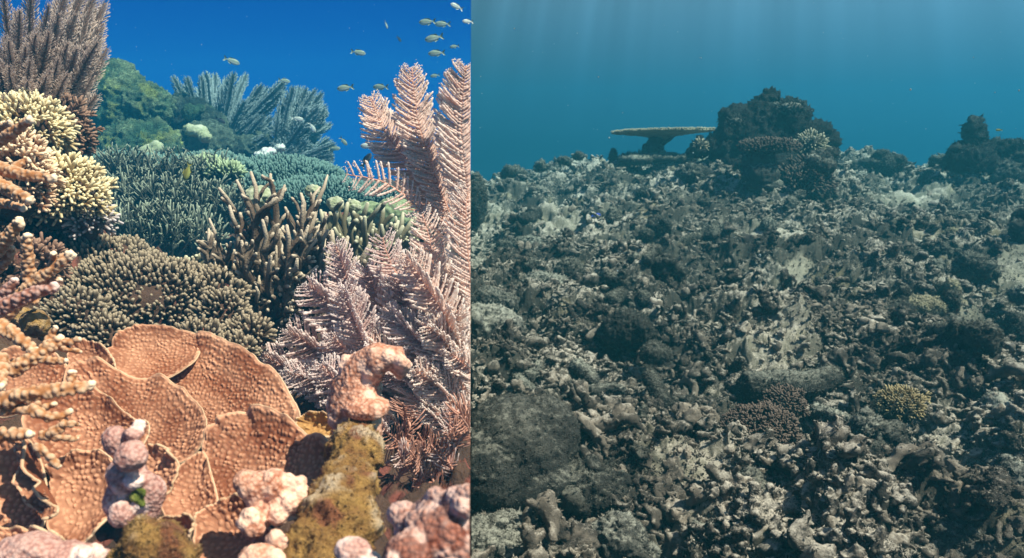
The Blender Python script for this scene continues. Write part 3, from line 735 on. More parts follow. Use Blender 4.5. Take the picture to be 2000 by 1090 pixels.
# ---- olive finger corals
DN = 'dome of densely packed olive fingers'
for k_, (x, y, rx, ry, d, lab) in enumerate([
    (195, 545, 118, 76, 1.48, 'olive brown finger coral dome at the back left below the cream bushy coral'),
    (275, 610, 165, 105, 1.32, 'largest olive brown finger coral dome in the middle of its bank'),
    (385, 588, 92, 62, 1.36, 'olive finger coral dome at the right end of the bank beside the brown staghorn'),
    (432, 628, 50, 52, 1.30, 'small olive finger coral jutting towards the foot of the brown staghorn'),
    (150, 620, 62, 46, 1.20, 'small olive finger coral low at the left end of the bank'),
    (208, 660, 52, 38, 1.12, 'low tuft of olive finger coral just above the topmost plate coral'),
    (382, 668, 52, 32, 1.15, 'low tuft of pale tipped finger coral above the broad dark plate'),
    (482, 655, 42, 30, 1.20, 'cream tipped finger coral tuft between the broad dark plate and the mauve plumes'),
    (455, 690, 42, 30, 1.15, 'shadowed finger coral tuft behind the right end of the broad dark plate')]):
    rx, ry = W2(rx, d), W2(ry, d)
    fingers_colony('finger_coral', P(x, y, d + rx * .5), (rx, rx * .8, ry), .0155 * d / 1.3, .0072 * d / 1.3, 'olive', 'reef', FING, lab, 'coral', 'olive finger corals', seed=k_ + 3, wob=.16, up=1.25, corescale=.93)
# ---- cream, peach and maroon bushy corals on the left
for k_, (x, y, rx, ry, d, mt, sp, lab) in enumerate([
    (40, 255, 78, 52, 1.50, 'cream', .026, 'cream bushy coral directly under the big brown gorgonian'),
    (128, 265, 44, 62, 1.62, 'maroon', .030, 'maroon bushy coral behind the upper cream coral'),
    (22, 355, 72, 90, 1.32, 'peach', .026, 'peach orange bushy coral at the left edge behind the thick branches'),
    (112, 385, 82, 68, 1.40, 'cream', .024, 'round pale yellow bushy coral left of the dark staghorn thicket'),
    (172, 425, 28, 50, 1.44, 'lilac', .024, 'lilac tipped bushy coral on the edge of the drop left of the thicket'),
    (45, 520, 60, 40, 1.22, 'maroon', .026, 'dark maroon bushy coral deep between the tan branches at the left edge'),
    (60, 455, 70, 28, 1.46, 'maroon', .028, 'shaded bushy coral under the pale yellow coral')]):
    rx, ry = W2(rx, d), W2(ry, d)
    fingers_colony('bushy_coral', P(x, y, d + rx * .5), (rx, rx * .8, ry), .030, sp * .5, mt, 'reef', TW, lab, 'coral', None, seed=k_ + 30, wob=.14, zmin=-.5, width=.85)
# ---- thick tan staghorn branches, left edge, each with its polyps
def thick_stag(name, segs, lab, mt='stag', r=13, cell=.0052, group=None, cat='coral'):
    """segs: list of (points [(px,py,d)...], radius px)"""
    allp = [P(*s_) for pts, rp in segs for s_ in pts]; base = A(*np.mean(allp, 0)); base[2] = min(p[2] for p in allp)
    root = empty(name, base, lab, cat, group)
    for pts, rp in segs:
        w = np.array([P(*s_) for s_ in pts]); n = 84; path = bez(w, n); d = np.mean([s_[2] for s_ in pts])
        tt = np.linspace(0, 1, n); rad = W2(rp, d) * (1.05 - .52 * tt); rad[-2:] *= A(.85, .6)
        rad = rad * (1 + .05 * fbm(path * 60, 3, 2))
        mb = MB(); mb.tube(path, rad, 34, a=.7 * sst(.90, 1.0, tt))
        v, q, t, a = mb.arrays(); v, a = corallites(v, q, t, a, cell, .0024 * rp / 12, .40, 7)
        mkmesh('branch', v, q, t, a, M[mt], root, base, -1)
    return root
thick_stag('staghorn_coral', [([(-30, 290, 1.02), (20, 262, 1.0), (62, 232, .98)], 11), ([(-40, 262, 1.06), (0, 252, 1.05), (22, 240, 1.03)], 9)], 'orange staghorn branch slanting up over the upper cream coral')
thick_stag('staghorn_coral', [([(-30, 318, .98), (30, 338, .96), (108, 350, .95)], 12), ([(-30, 345, .96), (20, 372, .94), (62, 392, .93)], 13), ([(20, 335, .96), (45, 318, .97), (58, 312, .97)], 8), ([(-30, 400, 1.0), (10, 398, 1.0), (48, 408, .98)], 9)], 'orange staghorn branches pointing right across the peach coral')
thick_stag('staghorn_coral', [([(-20, 500, .95), (10, 470, .94), (42, 430, .93)], 14), ([(-10, 530, .98), (15, 505, .96), (24, 482, .95)], 9)], 'short tan staghorn branch at the left edge in front of the dark hollow')
thick_stag('staghorn_coral', [([(60, 590, .95), (56, 520, .94), (52, 458, .93)], 13), ([(-15, 640, .9), (60, 560, .9), (142, 494, .9)], 14), ([(100, 528, .9), (104, 510, .9), (104, 494, .89)], 7), ([(60, 560, .9), (95, 548, .91), (120, 548, .9)], 8), ([(10, 610, .92), (70, 575, .93), (112, 560, .94)], 10)], 'tan staghorn coral with a tall upright branch left of the olive finger coral')
thick_stag('staghorn_coral', [([(-20, 615, .84), (50, 578, .84), (112, 560, .85)], 13), ([(-20, 590, .86), (20, 560, .86), (30, 545, .86)], 10)], 'reddish thick branches crossing at the left edge', 'stag_pink')
thick_stag('staghorn_coral', [([(-20, 630, .8), (30, 655, .79), (70, 690, .78)], 13), ([(20, 725, .76), (80, 690, .77), (120, 660, .78)], 13), ([(80, 690, .77), (98, 660, .78), (110, 638, .78)], 8), ([(110, 668, .78), (140, 668, .78), (158, 662, .78)], 7), ([(70, 700, .77), (110, 705, .77), (130, 704, .77)], 8), ([(100, 672, .78), (130, 682, .78), (160, 688, .78)], 6)], 'tan staghorn coral with many short white tips above the small rounded plate')
thick_stag('staghorn_coral', [([(-30, 795, .66), (60, 770, .66), (182, 754, .67)], 15), ([(130, 762, .67), (140, 742, .67), (142, 726, .67)], 10), ([(-20, 800, .66), (60, 800, .66), (110, 788, .66)], 9)], 'long tan staghorn branch lying across the peach plate coral')
thick_stag('staghorn_coral', [([(-30, 852, .62), (20, 850, .62), (62, 850, .62)], 13), ([(60, 800, .64), (100, 815, .64), (140, 805, .65)], 9), ([(90, 850, .64), (120, 835, .64), (126, 820, .65)], 8), ([(80, 850, .64), (120, 855, .64), (152, 857, .65)], 7), ([(60, 800, .65), (75, 790, .65), (70, 800, .65)], 6), ([(120, 830, .64), (140, 828, .64), (152, 829, .65)], 6)], 'cluster of short white tipped staghorn branches in front of the peach plate coral')
thick_stag('staghorn_coral', [([(0, 700, .74), (4, 725, .72), (2, 760, .70)], 12), ([(70, 870, .62), (100, 895, .62), (116, 914, .62)], 7)], 'broken staghorn stubs with white tips at the left edge', 'stag')
# knob on the left, background reef wall pieces
v, q, t = fuse([(P(68, 632, .96), A(.9, .9, .9) * W2(30, .96)), (P(40, 620, 1.0), A(1, 1, .8) * W2(26, 1)), (P(92, 655, .98), A(1, 1, .8) * W2(16, .98))], .0022)
v, a = corallites(v, q, t, np.zeros(len(v)), .006, .0015, .4)
tag(mkmesh('boulder_coral', v, q, t, a, M['moss'], clip=-1), 'small yellow brown boulder coral tucked between the staghorn branches', 'coral')

# ---- central brown staghorn
rr = np.random.default_rng(5)
bc = P(532, 640, 1.55); root = empty('staghorn_coral', bc, 'tall dark brown staghorn coral with pointed branches in the middle of the living reef', 'coral')
tips = [(428, 368, 1.45, 8), (462, 352, 1.5, 7), (490, 336, 1.52, 8), (528, 340, 1.5, 8), (556, 362, 1.46, 9), (448, 402, 1.42, 8), (408, 446, 1.45, 8), (588, 378, 1.48, 9), (620, 392, 1.52, 9), (640, 342, 1.6, 7), (402, 500, 1.45, 8), (512, 430, 1.4, 9), (560, 440, 1.4, 9), (602, 440, 1.42, 9), (640, 450, 1.46, 9), (472, 470, 1.38, 9), (440, 520, 1.4, 9), (660, 490, 1.5, 8), (530, 500, 1.36, 9), (580, 505, 1.38, 9), (620, 520, 1.42, 8), (462, 590, 1.42, 8), (590, 580, 1.4, 8), (560, 600, 1.38, 8), (500, 560, 1.38, 8), (625, 365, 1.62, 6)]
for i_ in range(52):
    x_ = rr.uniform(408, 670); tips.append((x_, rr.uniform(385 + abs(x_ - 530) * .25, 600), rr.uniform(1.4, 1.62), rr.uniform(6, 8)))
for k_, (x, y, d, rp) in enumerate(tips):
    mb = MB(); st_ = P(532 + (x - 532) * .30 + rr.uniform(-14, 14), 640 - rr.uniform(-10, 30), 1.53 + rr.uniform(-.05, .05))
    stag_branch(mb, st_, P(x, y, d), W2(rp * 1.3, d), W2(rp * .36, d), A((x - 532) * .00008, -.02, -.01), rr, 8, 9, .25, 1, 12, .8, .08)
    v, q, t, a = mb.arrays(); v, a2 = corallites(v, q, t, a, .0062, .0012, .22, 3)
    mkmesh('branch', v, q, t, np.clip(a2 + .12 * fbm(v * 30, 2, 2), 0, 1), M['brown'], root, bc, -1)
# second, paler staghorn behind to the right
def random_stag(c, spread, height, nb, r0, r1, mt, lab, seed, prongs=3, depth=1, name='staghorn_coral', group=None, sides=6, lean=(0, 0, 0), bulk=8, clip=-1, plen=.32, flat=.55):
    rr = np.random.default_rng(seed); root = empty(name, c, lab, 'coral', group); k_ = 0; mb = MB(); cnt = 0
    for i in range(nb):
        th = i * 2.4 + rr.uniform(-.3, .3); rad = math.sqrt((i + .5) / nb)
        s_ = A(math.cos(th) * rad, math.sin(th) * rad * .8, 0) * spread
        st_ = c + s_ * .35; h_ = height * (1 - flat * rad ** 2 * .6) * rr.uniform(.75, 1.1)
        e_ = c + s_ * 1.0 + A(0, 0, h_) + A(*lean) * height
        stag_branch(mb, st_, e_, r0, r1, A(0, 0, 0), rr, sides, prongs, plen, depth, 8, .8, .09); cnt += 1
        if cnt >= bulk or i == nb - 1:
            mb.build('branch_cluster', M[mt], root, c, clip); mb = MB(); cnt = 0
    return root
random_stag(P(705, 540, 2.0), .16, .20, 26, .011, .006, 'brownb', 'grey green staghorn coral behind the right side of the tall brown staghorn', 21, 4, sides=8, bulk=1)
random_stag(P(770, 500, 2.3), .14, .12, 22, .010, .006, 'brownb', 'low grey green staghorn coral under the yellow green boulder coral', 22, 3, bulk=1)
random_stag(P(620, 640, 1.7), .16, .22, 22, .011, .006, 'brown', 'shadowed brown staghorn coral behind the mauve plumes', 23, 3, sides=8, bulk=1)
random_stag(P(350, 545, 1.75), .12, .06, 16, .009, .005, 'brownb', 'low pale staghorn tuft at the foot of the thicket behind the olive dome', 24, 3, bulk=1)
for x, y, d, rx, mt, lab in [(655, 398, 1.95, 16, 'pale_rock', 'small round pale coral head on top of the staghorn beside a branch tip'), (690, 402, 2.0, 14, 'pale_rock', 'smaller pale coral head to the right behind the staghorn tips'), (610, 372, 1.9, 14, 'pale_rock', 'pale coral head peeping between the staghorn tips'), (505, 385, 1.85, 26, 'pale_rock', 'flat pale coral head behind the left tips of the brown staghorn'), (770, 420, 2.5, 40, 'table_y', 'yellow green boulder coral behind the pink sparse plume'), (720, 418, 2.6, 30, 'table_y', 'green boulder coral left of the yellow green one'), (690, 440, 2.3, 22, 'pale_rock', 'pale rounded coral below the green boulder corals')]:
    v, f = lumpy(P(x, y, d), A(W2(rx, d), W2(rx, d), W2(rx, d) * .8), 5, .10, 2.2, int(x), .02); v, a = corallites(v, np.zeros((0, 4), int), f, np.zeros(len(v)), .012, .003, .5)
    tag(mkmesh('boulder_coral', v, np.zeros((0, 4), int), f, a, M[mt], clip=-1), lab, 'coral')

# ---- the dark staghorn thicket
TH = [(190, 500, 2.35, 'at its lower left'), (250, 510, 2.3, 'at the front in the lower middle'), (320, 515, 2.35, 'at the front behind the olive dome'), (385, 520, 2.4, 'at its lower right beside the brown staghorn'),
      (165, 440, 2.65, 'beside the lilac tipped coral'), (235, 445, 2.65, 'in the middle left'), (310, 445, 2.65, 'in the very middle'), (385, 450, 2.7, 'in the middle right'), (440, 455, 2.75, 'behind the brown staghorn tips'),
      (180, 385, 3.0, 'at the back left under the green mound'), (255, 385, 3.0, 'at the back in the middle'), (330, 390, 3.0, 'at the back under the yellow green table coral'), (405, 395, 3.05, 'at the back right')]
for k_, (x, y, d, w_) in enumerate(TH):
    random_stag(P(x, y, d), .13 * d / 2.6, .20, 40, .0048, .0026, 'teal', 'dark teal staghorn clump of the thicket ' + w_, 50 + k_, 6, 1, group='clumps of the dark staghorn thicket', sides=5, bulk=40, plen=.42)
# ---- table corals beyond
TB = [(415, 325, 3.25, 80, 24, 'table', 'blue green table coral behind the thicket, below the boulders'), (400, 322, 3.1, 42, 16, 'table_y', 'yellow green finger coral patch on the back table coral'), (555, 345, 3.5, 120, 34, 'table', 'wide blue green table coral below the far gorgonians'), (620, 378, 3.2, 105, 28, 'table', 'blue green table coral sloping down behind the brown staghorn tips'), (720, 385, 3.4, 60, 24, 'table', 'blue green table coral behind the sparse pink plume'), (470, 365, 3.0, 70, 26, 'table', 'blue green table coral behind the left staghorn tips'), (330, 318, 3.4, 60, 14, 'table', 'thin blue green table coral at the foot of the green mound'), (250, 315, 3.3, 80, 16, 'table', 'blue green coral edge behind the left of the thicket'), (440, 330, 2.95, 34, 14, 'table_y', 'pale tufted coral beside the yellow green patch')]
for k_, (x, y, d, rx, ry, mt, lab) in enumerate(TB):
    rx, ry = W2(rx, d), W2(ry, d)
    fingers_colony('table_coral', P(x, y + 8, d + rx * .6), (rx, rx * .8, ry * 1.3), .024, .0115, mt, 'dark_rock', FING_LO, lab, 'coral', 'table corals behind the thicket', seed=k_ + 70, zmin=-.15, wob=.1, up=1.4, width=1.15)
# ---- green mound and boulders
def rock(name, parts, vox, amp, freq, mt, lab, cat='rock', seed=0, clip=-1, group=None, ramp_=.65, kind=None, rg=.4):
    v, q, t = fuse(parts, vox); n = vnormals(v, q, t)
    f_ = fbm(v * freq, seed, 4); r_ = ridge(v * freq * 2.7, seed + 5, 3); h_ = ridge(v * freq * 8, seed + 9, 2)
    v = v + n * (amp * f_ + amp * rg * r_ + amp * .3 * h_)[:, None]
    return tag(mkmesh(name, v, q, t, np.clip((f_ + .3 * r_ + .4 * h_ - .4) * ramp_, 0, .8), M[mt], clip=clip), lab, cat, group)
D = 4.8
rock('reef_outcrop', [(P(235, 235, D), (.26, .26, .28)), (P(205, 175, D), (.13, .15, .15)), (P(285, 215, D - .1), (.13, .14, .14)), (P(270, 290, D - .2), (.24, .2, .14)), (P(190, 290, D), (.16, .16, .16)), (P(225, 150, D + .1), (.08, .08, .08)), (P(300, 280, D - .2), (.09, .09, .12))], .009, .030, 9, 'green_rock', 'tall green algae covered reef mound right of the big brown gorgonian', seed=3, rg=.7)
rock('reef_outcrop', [(P(375, 240, 5.0), (.18, .16, .15)), (P(350, 215, 5.1), (.10, .1, .08)), (P(400, 290, 4.9), (.22, .18, .16)), (P(340, 300, 4.9), (.12, .12, .14)), (P(480, 300, 5.2), (.24, .18, .12)), (P(590, 305, 5.2), (.20, .16, .07))], .010, .024, 9, 'dark_rock', 'dark shaded boulders at the foot of the far gorgonians', seed=5, rg=.7)
rock('boulder_coral', [(P(385, 258, 4.7), (.07, .06, .035)), (P(400, 268, 4.65), (.04, .04, .03)), (P(368, 250, 4.7), (.03, .03, .02))], .006, .008, 20, 'pale_rock', 'pale knobbly ledge of coral on the dark boulders', 'coral', seed=8)
rock('boulder_coral', [(P(372, 218, 4.75), (.05, .05, .05)), (P(390, 212, 4.8), (.03, .03, .03))], .006, .008, 20, 'green_rock', 'rounded green coral head on top of the dark boulders', 'coral', seed=9)
rock('boulder_coral', [(P(290, 298, 4.4), (.06, .05, .04)), (P(305, 290, 4.4), (.035, .04, .04))], .006, .008, 20, 'pale_rock', 'grey green coral head at the foot of the green mound', 'coral', seed=10)
rock('leaf_coral', [(P(525, 296, 4.3), (.055, .03, .014)), (P(545, 290, 4.3), (.03, .02, .022)), (P(508, 302, 4.28), (.03, .02, .012)), (P(520, 303, 4.25), (.018, .02, .018))], .004, .008, 40, 'fish_p', 'pale white leafy coral on the rim of the wide table coral', 'coral', seed=11)
# ---- far gorgonians
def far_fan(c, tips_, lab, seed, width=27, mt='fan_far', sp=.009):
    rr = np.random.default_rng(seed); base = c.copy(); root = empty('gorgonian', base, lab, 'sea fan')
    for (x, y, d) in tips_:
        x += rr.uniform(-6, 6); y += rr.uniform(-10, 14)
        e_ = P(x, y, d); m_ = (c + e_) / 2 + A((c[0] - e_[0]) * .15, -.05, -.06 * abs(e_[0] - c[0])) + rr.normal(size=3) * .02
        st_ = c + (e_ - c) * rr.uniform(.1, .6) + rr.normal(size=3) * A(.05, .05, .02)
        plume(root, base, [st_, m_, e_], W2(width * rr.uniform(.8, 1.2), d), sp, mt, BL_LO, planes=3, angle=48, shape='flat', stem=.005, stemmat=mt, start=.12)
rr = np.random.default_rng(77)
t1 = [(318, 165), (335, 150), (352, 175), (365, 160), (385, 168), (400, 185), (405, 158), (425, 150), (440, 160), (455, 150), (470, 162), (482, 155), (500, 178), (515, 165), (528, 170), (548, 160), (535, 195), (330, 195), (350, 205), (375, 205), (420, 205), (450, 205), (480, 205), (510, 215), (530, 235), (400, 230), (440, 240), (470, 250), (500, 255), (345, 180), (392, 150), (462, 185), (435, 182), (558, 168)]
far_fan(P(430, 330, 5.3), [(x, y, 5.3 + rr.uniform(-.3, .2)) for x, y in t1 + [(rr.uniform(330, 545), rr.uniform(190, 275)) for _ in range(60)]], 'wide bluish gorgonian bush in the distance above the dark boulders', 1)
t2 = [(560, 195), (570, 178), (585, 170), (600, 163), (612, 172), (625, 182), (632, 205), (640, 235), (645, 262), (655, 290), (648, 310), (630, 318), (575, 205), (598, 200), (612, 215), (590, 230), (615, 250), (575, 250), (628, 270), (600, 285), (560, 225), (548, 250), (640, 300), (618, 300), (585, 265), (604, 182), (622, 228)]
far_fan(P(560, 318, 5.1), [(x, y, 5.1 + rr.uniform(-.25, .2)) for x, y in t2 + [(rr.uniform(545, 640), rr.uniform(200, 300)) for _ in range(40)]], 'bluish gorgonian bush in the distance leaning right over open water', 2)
# ---- big brown gorgonian top left
rr = np.random.default_rng(88)
c0 = P(-20, 300, 1.95); root = empty('gorgonian', c0, 'big brown feathery gorgonian bush filling the top left corner', 'sea fan')
TL = [(-30, 60, 1.6), (5, -20, 1.7), (12, 70, 1.6), (38, 20, 1.62), (45, 90, 1.58), (22, 130, 1.55), (62, -30, 1.7), (72, 70, 1.6), (60, 120, 1.55), (88, 5, 1.7), (98, 70, 1.62), (118, 28, 1.66), (128, -20, 1.75), (112, 120, 1.6), (132, 90, 1.65), (150, 30, 1.72), (165, -30, 1.8), (185, -20, 1.82), (205, 8, 1.85), (198, 45, 1.84), (212, 95, 1.82), (196, 75, 1.84), (170, 92, 1.74), (155, 95, 1.66), (165, 130, 1.7), (178, 150, 1.8), (190, 185, 1.78), (140, 150, 1.66), (100, 140, 1.56), (80, 150, 1.54), (55, 160, 1.52), (128, 175, 1.64), (150, 200, 1.7), (168, 215, 1.76), (40, 200, 1.5), (90, 185, 1.56), (190, 120, 1.8), (10, 190, 1.5), (-20, 140, 1.52), (175, 50, 1.85), (150, 0, 1.85), (110, -10, 1.85), (182, 15, 1.9), (160, 60, 1.88), (175, 110, 1.9), (160, 240, 1.8), (120, 215, 1.66), (70, 215, 1.56), (30, 20, 1.8), (80, 40, 1.85), (130, 60, 1.85)]
TL += [(rr.uniform(-20, 200), rr.uniform(20, 200), rr.uniform(1.5, 1.85)) for _ in range(14)]
for (x, y, d) in TL:
    e_ = P(x, y, d); s_ = P(20 + x * rr.uniform(.25, .45), 250 - rr.uniform(0, 50), 1.85)
    m_ = (s_ + e_) / 2 + A(.015, -.02, -.02) * (x + 60) / 200
    o = plume(root, c0, [s_, m_, e_], W2(rr.uniform(32, 44), d), .0042, 'fan_brown', BL_THIN, planes=3, angle=58, shape='flat', stem=.004, stemmat='fan_brown', start=.15)

# ---- pink gorgonian: broad leaf-like plumes
base = P(880, 900, 1.25); root = empty('gorgonian', base, 'large salmon pink gorgonian with feather shaped plumes, right side of the living reef', 'sea fan')
YW = -.6
def pl(pts, w, mt='pink', sp=.0054, sh='leaf', planes=1, pr=None, bits=0.0011, ang=64, yaw=0, stem=.0024, start=.15, rt=None, b=None):
    d = pts[-1][2]; nd = nrm(P(*pts[-1]) - CAM); w = w * 1.12; nd = nrm(nd + A(yaw + YW, 0, 0))
    return plume(rt or root, base if b is None else b, [P(*p) for p in pts], W2(w, d), sp, mt, pr or BL, planes=planes, angle=ang, shape=sh, stem=stem, start=start, bits=bits, nrmdir=nd)
# thin ones behind
for pts, w in [([(900, 470, 1.5), (860, 400, 1.5), (850, 270, 1.48)], 50), ([(915, 430, 1.52), (880, 360, 1.5), (868, 240, 1.5)], 46), ([(890, 450, 1.5), (820, 400, 1.5), (790, 300, 1.5)], 46), ([(920, 480, 1.45), (905, 420, 1.44), (900, 330, 1.43)], 60), ([(900, 500, 1.45), (850, 430, 1.45), (775, 330, 1.45)], 54), ([(880, 480, 1.5), (850, 430, 1.5), (800, 390, 1.5)], 50), ([(900, 420, 1.5), (890, 380, 1.5), (900, 300, 1.5)], 40)]:
    pl(pts, w, 'russet', .0085, pr=BL_THIN, bits=0)
for k_ in range(2): pl([(900, 470, 1.38 + .012 * k_), (850, 350, 1.35), (815, 240, 1.32), (801, 136, 1.30)], 90)
for k_ in range(2): pl([(925, 470, 1.34 + .012 * k_), (905, 330, 1.31), (900, 230, 1.29), (908, 128, 1.27)], 110)
for k_ in range(2): pl([(900, 490, 1.42 + .012 * k_), (830, 360, 1.38), (757, 268, 1.36), (724, 192, 1.35)], 92)
pl([(870, 460, 1.36), (800, 390, 1.32), (745, 355, 1.30), (675, 342, 1.28)], 74, sp=.0105, bits=.0011, ang=68, start=.2, pr=BL_FAT)
pl([(880, 640, 1.2), (850, 540, 1.18), (838, 470, 1.17), (822, 418, 1.16)], 92, ang=62)
pl([(930, 640, 1.18), (915, 520, 1.16), (908, 430, 1.15), (912, 370, 1.15)], 90, 'pink')
pl([(860, 640, 1.25), (800, 570, 1.24), (765, 510, 1.23), (752, 462, 1.22)], 92, 'mauve')
# mass of crossing plumes below
rr = np.random.default_rng(99)
mass = [((800, 760), (700, 600), (652, 478), 84), ((780, 770), (680, 650), (605, 556), 110), ((760, 780), (660, 700), (565, 648), 96), ((720, 790), (620, 740), (510, 690), 84), ((840, 760), (770, 640), (715, 520), 110), ((870, 760), (810, 640), (775, 545), 110), ((900, 740), (860, 640), (840, 540), 110), ((920, 720), (890, 620), (885, 520), 100), ((800, 820), (730, 730), (650, 660), 110), ((840, 810), (780, 720), (720, 640), 110), ((890, 800), (850, 720), (810, 630), 110), ((920, 800), (900, 700), (890, 610), 100),
        ((700, 840), (650, 780), (590, 735), 80), ((690, 830), (600, 760), (555, 725), 60), ((900, 700), (850, 600), (790, 500), 90), ((740, 740), (690, 640), (672, 560), 80), ((760, 850), (690, 770), (625, 710), 90)]
for k_, (a_, b_, c_, w_) in enumerate(mass):
    d = 1.28 - k_ * .012; m_ = 'pink' if (k_ in (6, 7, 10, 11, 14)) else 'mauve'
    b_ = (b_[0] + rr.uniform(-28, 28), b_[1] + rr.uniform(-20, 20)); pl([(*a_, d + .06), (*b_, d + .02), (*c_, d)], w_ * 1.15, m_, .0054, bits=.0011, ang=62, yaw=rr.uniform(-.5, .5), start=.02, planes=2)
for k_ in range(16):
    x, y = rr.uniform(640, 900), rr.uniform(540, 800)
    pl([(x + rr.uniform(40, 110), y + rr.uniform(70, 120), 1.16), (x + 40, y + 40, 1.14), (x, y, 1.12 + rr.uniform(-.04, .06))], rr.uniform(56, 84), rr.choice(['pink', 'mauve', 'pink']), .0054, ang=54, yaw=rr.uniform(-.9, .9), start=.02, planes=2)
base2 = P(830, 930, 1.0); root2 = empty('gorgonian', base2, 'dark red gorgonian fronds in shade just right of the hooked knobby coral', 'sea fan')
for k_ in range(20):
    x, y = rr.uniform(770, 915), rr.uniform(770, 915)
    pl([(x + rr.uniform(-30, 40), y + rr.uniform(50, 80), .96), (x + 10, y + 30, .95), (x + rr.uniform(-25, 10), y, .93 + rr.uniform(-.04, .04))], rr.uniform(50, 80), rr.choice(['russet', 'mauve', 'russet']), .0058, ang=56, yaw=rr.uniform(-.8, .8), start=.02, bits=0, pr=BL_THIN, rt=root2, b=base2)
# ---- knobby corals
def knobby(name, parts, vox, lab, mt='knob', cell=.0036, amp=.0007, warts=0, wr=.007, seed=0, cat='coral', lump=.0018, whiten=.25, big=None):
    rr = np.random.default_rng(seed); parts = list(parts)
    if warts:
        cs = []
        for p in parts:
            if np.ndim(p[0]) == 1: cs.append((np.asarray(p[0], float), np.asarray(p[1], float) * np.ones(3)))
            else:
                for c, r_ in zip(p[0], p[1]): cs.append((np.asarray(c, float), np.ones(3) * r_))
        for k_ in range(warts):
            c, r_ = cs[rr.integers(len(cs))]; d = nrm(rr.normal(size=3) + A(0, -.8, .4)); parts.append((c + d * r_ * .93, wr * rr.uniform(.7, 1.3) * np.ones(3)))
    v, q, t = fuse(parts, vox); n = vnormals(v, q, t)
    f_ = fbm(v * 70, seed, 3); v = v + n * (lump * f_)[:, None]
    # high spots grow paler polyps
    lap = fbm(v * 45, seed + 5, 2)
    a = np.clip(.10 * sst(.1, .7, n[:, 2]) + .75 * sst(.35, .85, f_) + .12 * lap, 0, 1)
    if warts:
        W_ = np.array([p[0] for p in parts[-warts:]]); R_ = np.array([p[1][0] for p in parts[-warts:]])
        dm = np.min(np.linalg.norm(v[:, None] - W_[None], axis=2) / R_[None], axis=1); a = np.maximum(a * .7, .7 * (1 - sst(.9, 1.4, dm + .15 * f_)))
    v, a = corallites(v, q, t, a, cell, amp, whiten, seed)
    return tag(mkmesh(name, v, q, t, a, M[mt], clip=-1), lab, cat)
d = .72
knobby('knobby_coral', [([P(700, 860, d), P(692, 810, d), P(694, 765, d), P(708, 725, d), P(742, 700, d - .01), P(774, 700, d - .01), P(782, 722, d - .01)], [W2(46, d), W2(52, d), W2(50, d), W2(42, d), W2(32, d), W2(27, d), W2(20, d)]), (P(715, 795, d - .015), A(1, 1, .5) * W2(46, d)), (P(662, 750, d), A(1, 1, 1) * W2(16, d)), (P(650, 800, d), np.ones(3) * W2(12, d))], .0016, 'salmon knobby coral with a hooked top in front of the pink gorgonian', warts=14, wr=.005, seed=2, lump=.0018)
d = .62
mp = [P(700, 850, .70), P(690, 905, .66), P(678, 960, d), P(660, 1020, d - .02), P(640, 1100, d - .04), P(620, 1180, d - .06)]
v, q, t = fuse([(mp, [W2(r_, d) for r_ in (32, 42, 52, 66, 84, 92)]), (P(655, 880, .68), np.ones(3) * W2(18, .6)), (P(720, 900, .66), A(.8, .8, 1.6) * W2(22, .6))], .0022)
n = vnormals(v, q, t); f_ = fbm(v * 38, 4, 4); r_ = ridge(v * 90, 6, 3)
v = v + n * (.0075 * f_ + .003 * r_ + .0012 * ridge(v * 260, 8, 2))[:, None]
mb = MB(); mb.add(v, q, t, np.clip(.8 * sst(.55, 1.1, f_ + .3 * r_), 0, 1)); fuzz(mb, v, vnormals(v, q, t), 7000, .0018, np.random.default_rng(1), .8)
tag(mb.build('mossy_column', M['moss'], clip=-1), 'thick column overgrown with yellow brown moss leaning up to the hooked knobby coral', 'rock')
d = .575
kp = [(P(228, 862, d), A(1, 1, 1.1) * W2(27, d)), (P(262, 846, d - .005), A(1.1, 1, .7) * W2(20, d)), (P(256, 892, d - .02), A(1, 1, 1) * W2(30, d)), (P(248, 930, d), A(1, .9, 1.1) * W2(38, d)), (P(232, 975, d), A(1, .9, 1.3) * W2(30, d)), (P(295, 970, d), A(.9, .9, 1.5) * W2(30, d)), (P(262, 1010, d), A(1.5, 1, .7) * W2(30, d)), (P(240, 1005, d - .01), np.ones(3) * W2(26, d)), (P(270, 935, d - .005), A(1.3, 1, .6) * W2(24, d))]
k1 = knobby('knobby_coral', kp, .0014, 'mauve and white knobby coral with two round heads and a mossy hollow in its body', 'knob_mauve', warts=6, wr=.005, seed=4, cell=.0030, amp=.0005)
v, q, t = fuse([(P(268, 968, .563), A(1, .35, 1.5) * W2(17, .55))], .0012); n = vnormals(v, q, t); v = v + n * (.002 * fbm(v * 200, 3, 3))[:, None]
mo = mkmesh('moss_patch', v, q, t, np.clip(fbm(v * 120, 1, 2), 0, 1), M['moss_green'], k1, None, -1)
d = .60
knobby('knobby_coral', [(P(500, 950, d), A(1, 1, .8) * W2(34, d)), (P(535, 945, d), A(1, 1, .9) * W2(28, d)), (P(478, 940, d), A(1, 1, 1) * W2(22, d)), (P(575, 955, d + .01), A(1, 1, .9) * W2(22, d)), (P(510, 1000, d), A(1, 1, 1.2) * W2(30, d)), (P(495, 1030, d - .02), A(1, 1, 1) * W2(24, d)), (P(545, 990, d), A(1, 1, 1) * W2(26, d))], .0014, 'rust coloured knobby coral with thick white bumps in front of the wide rust plate', warts=12, wr=.007, seed=6, whiten=.3)
d = .47
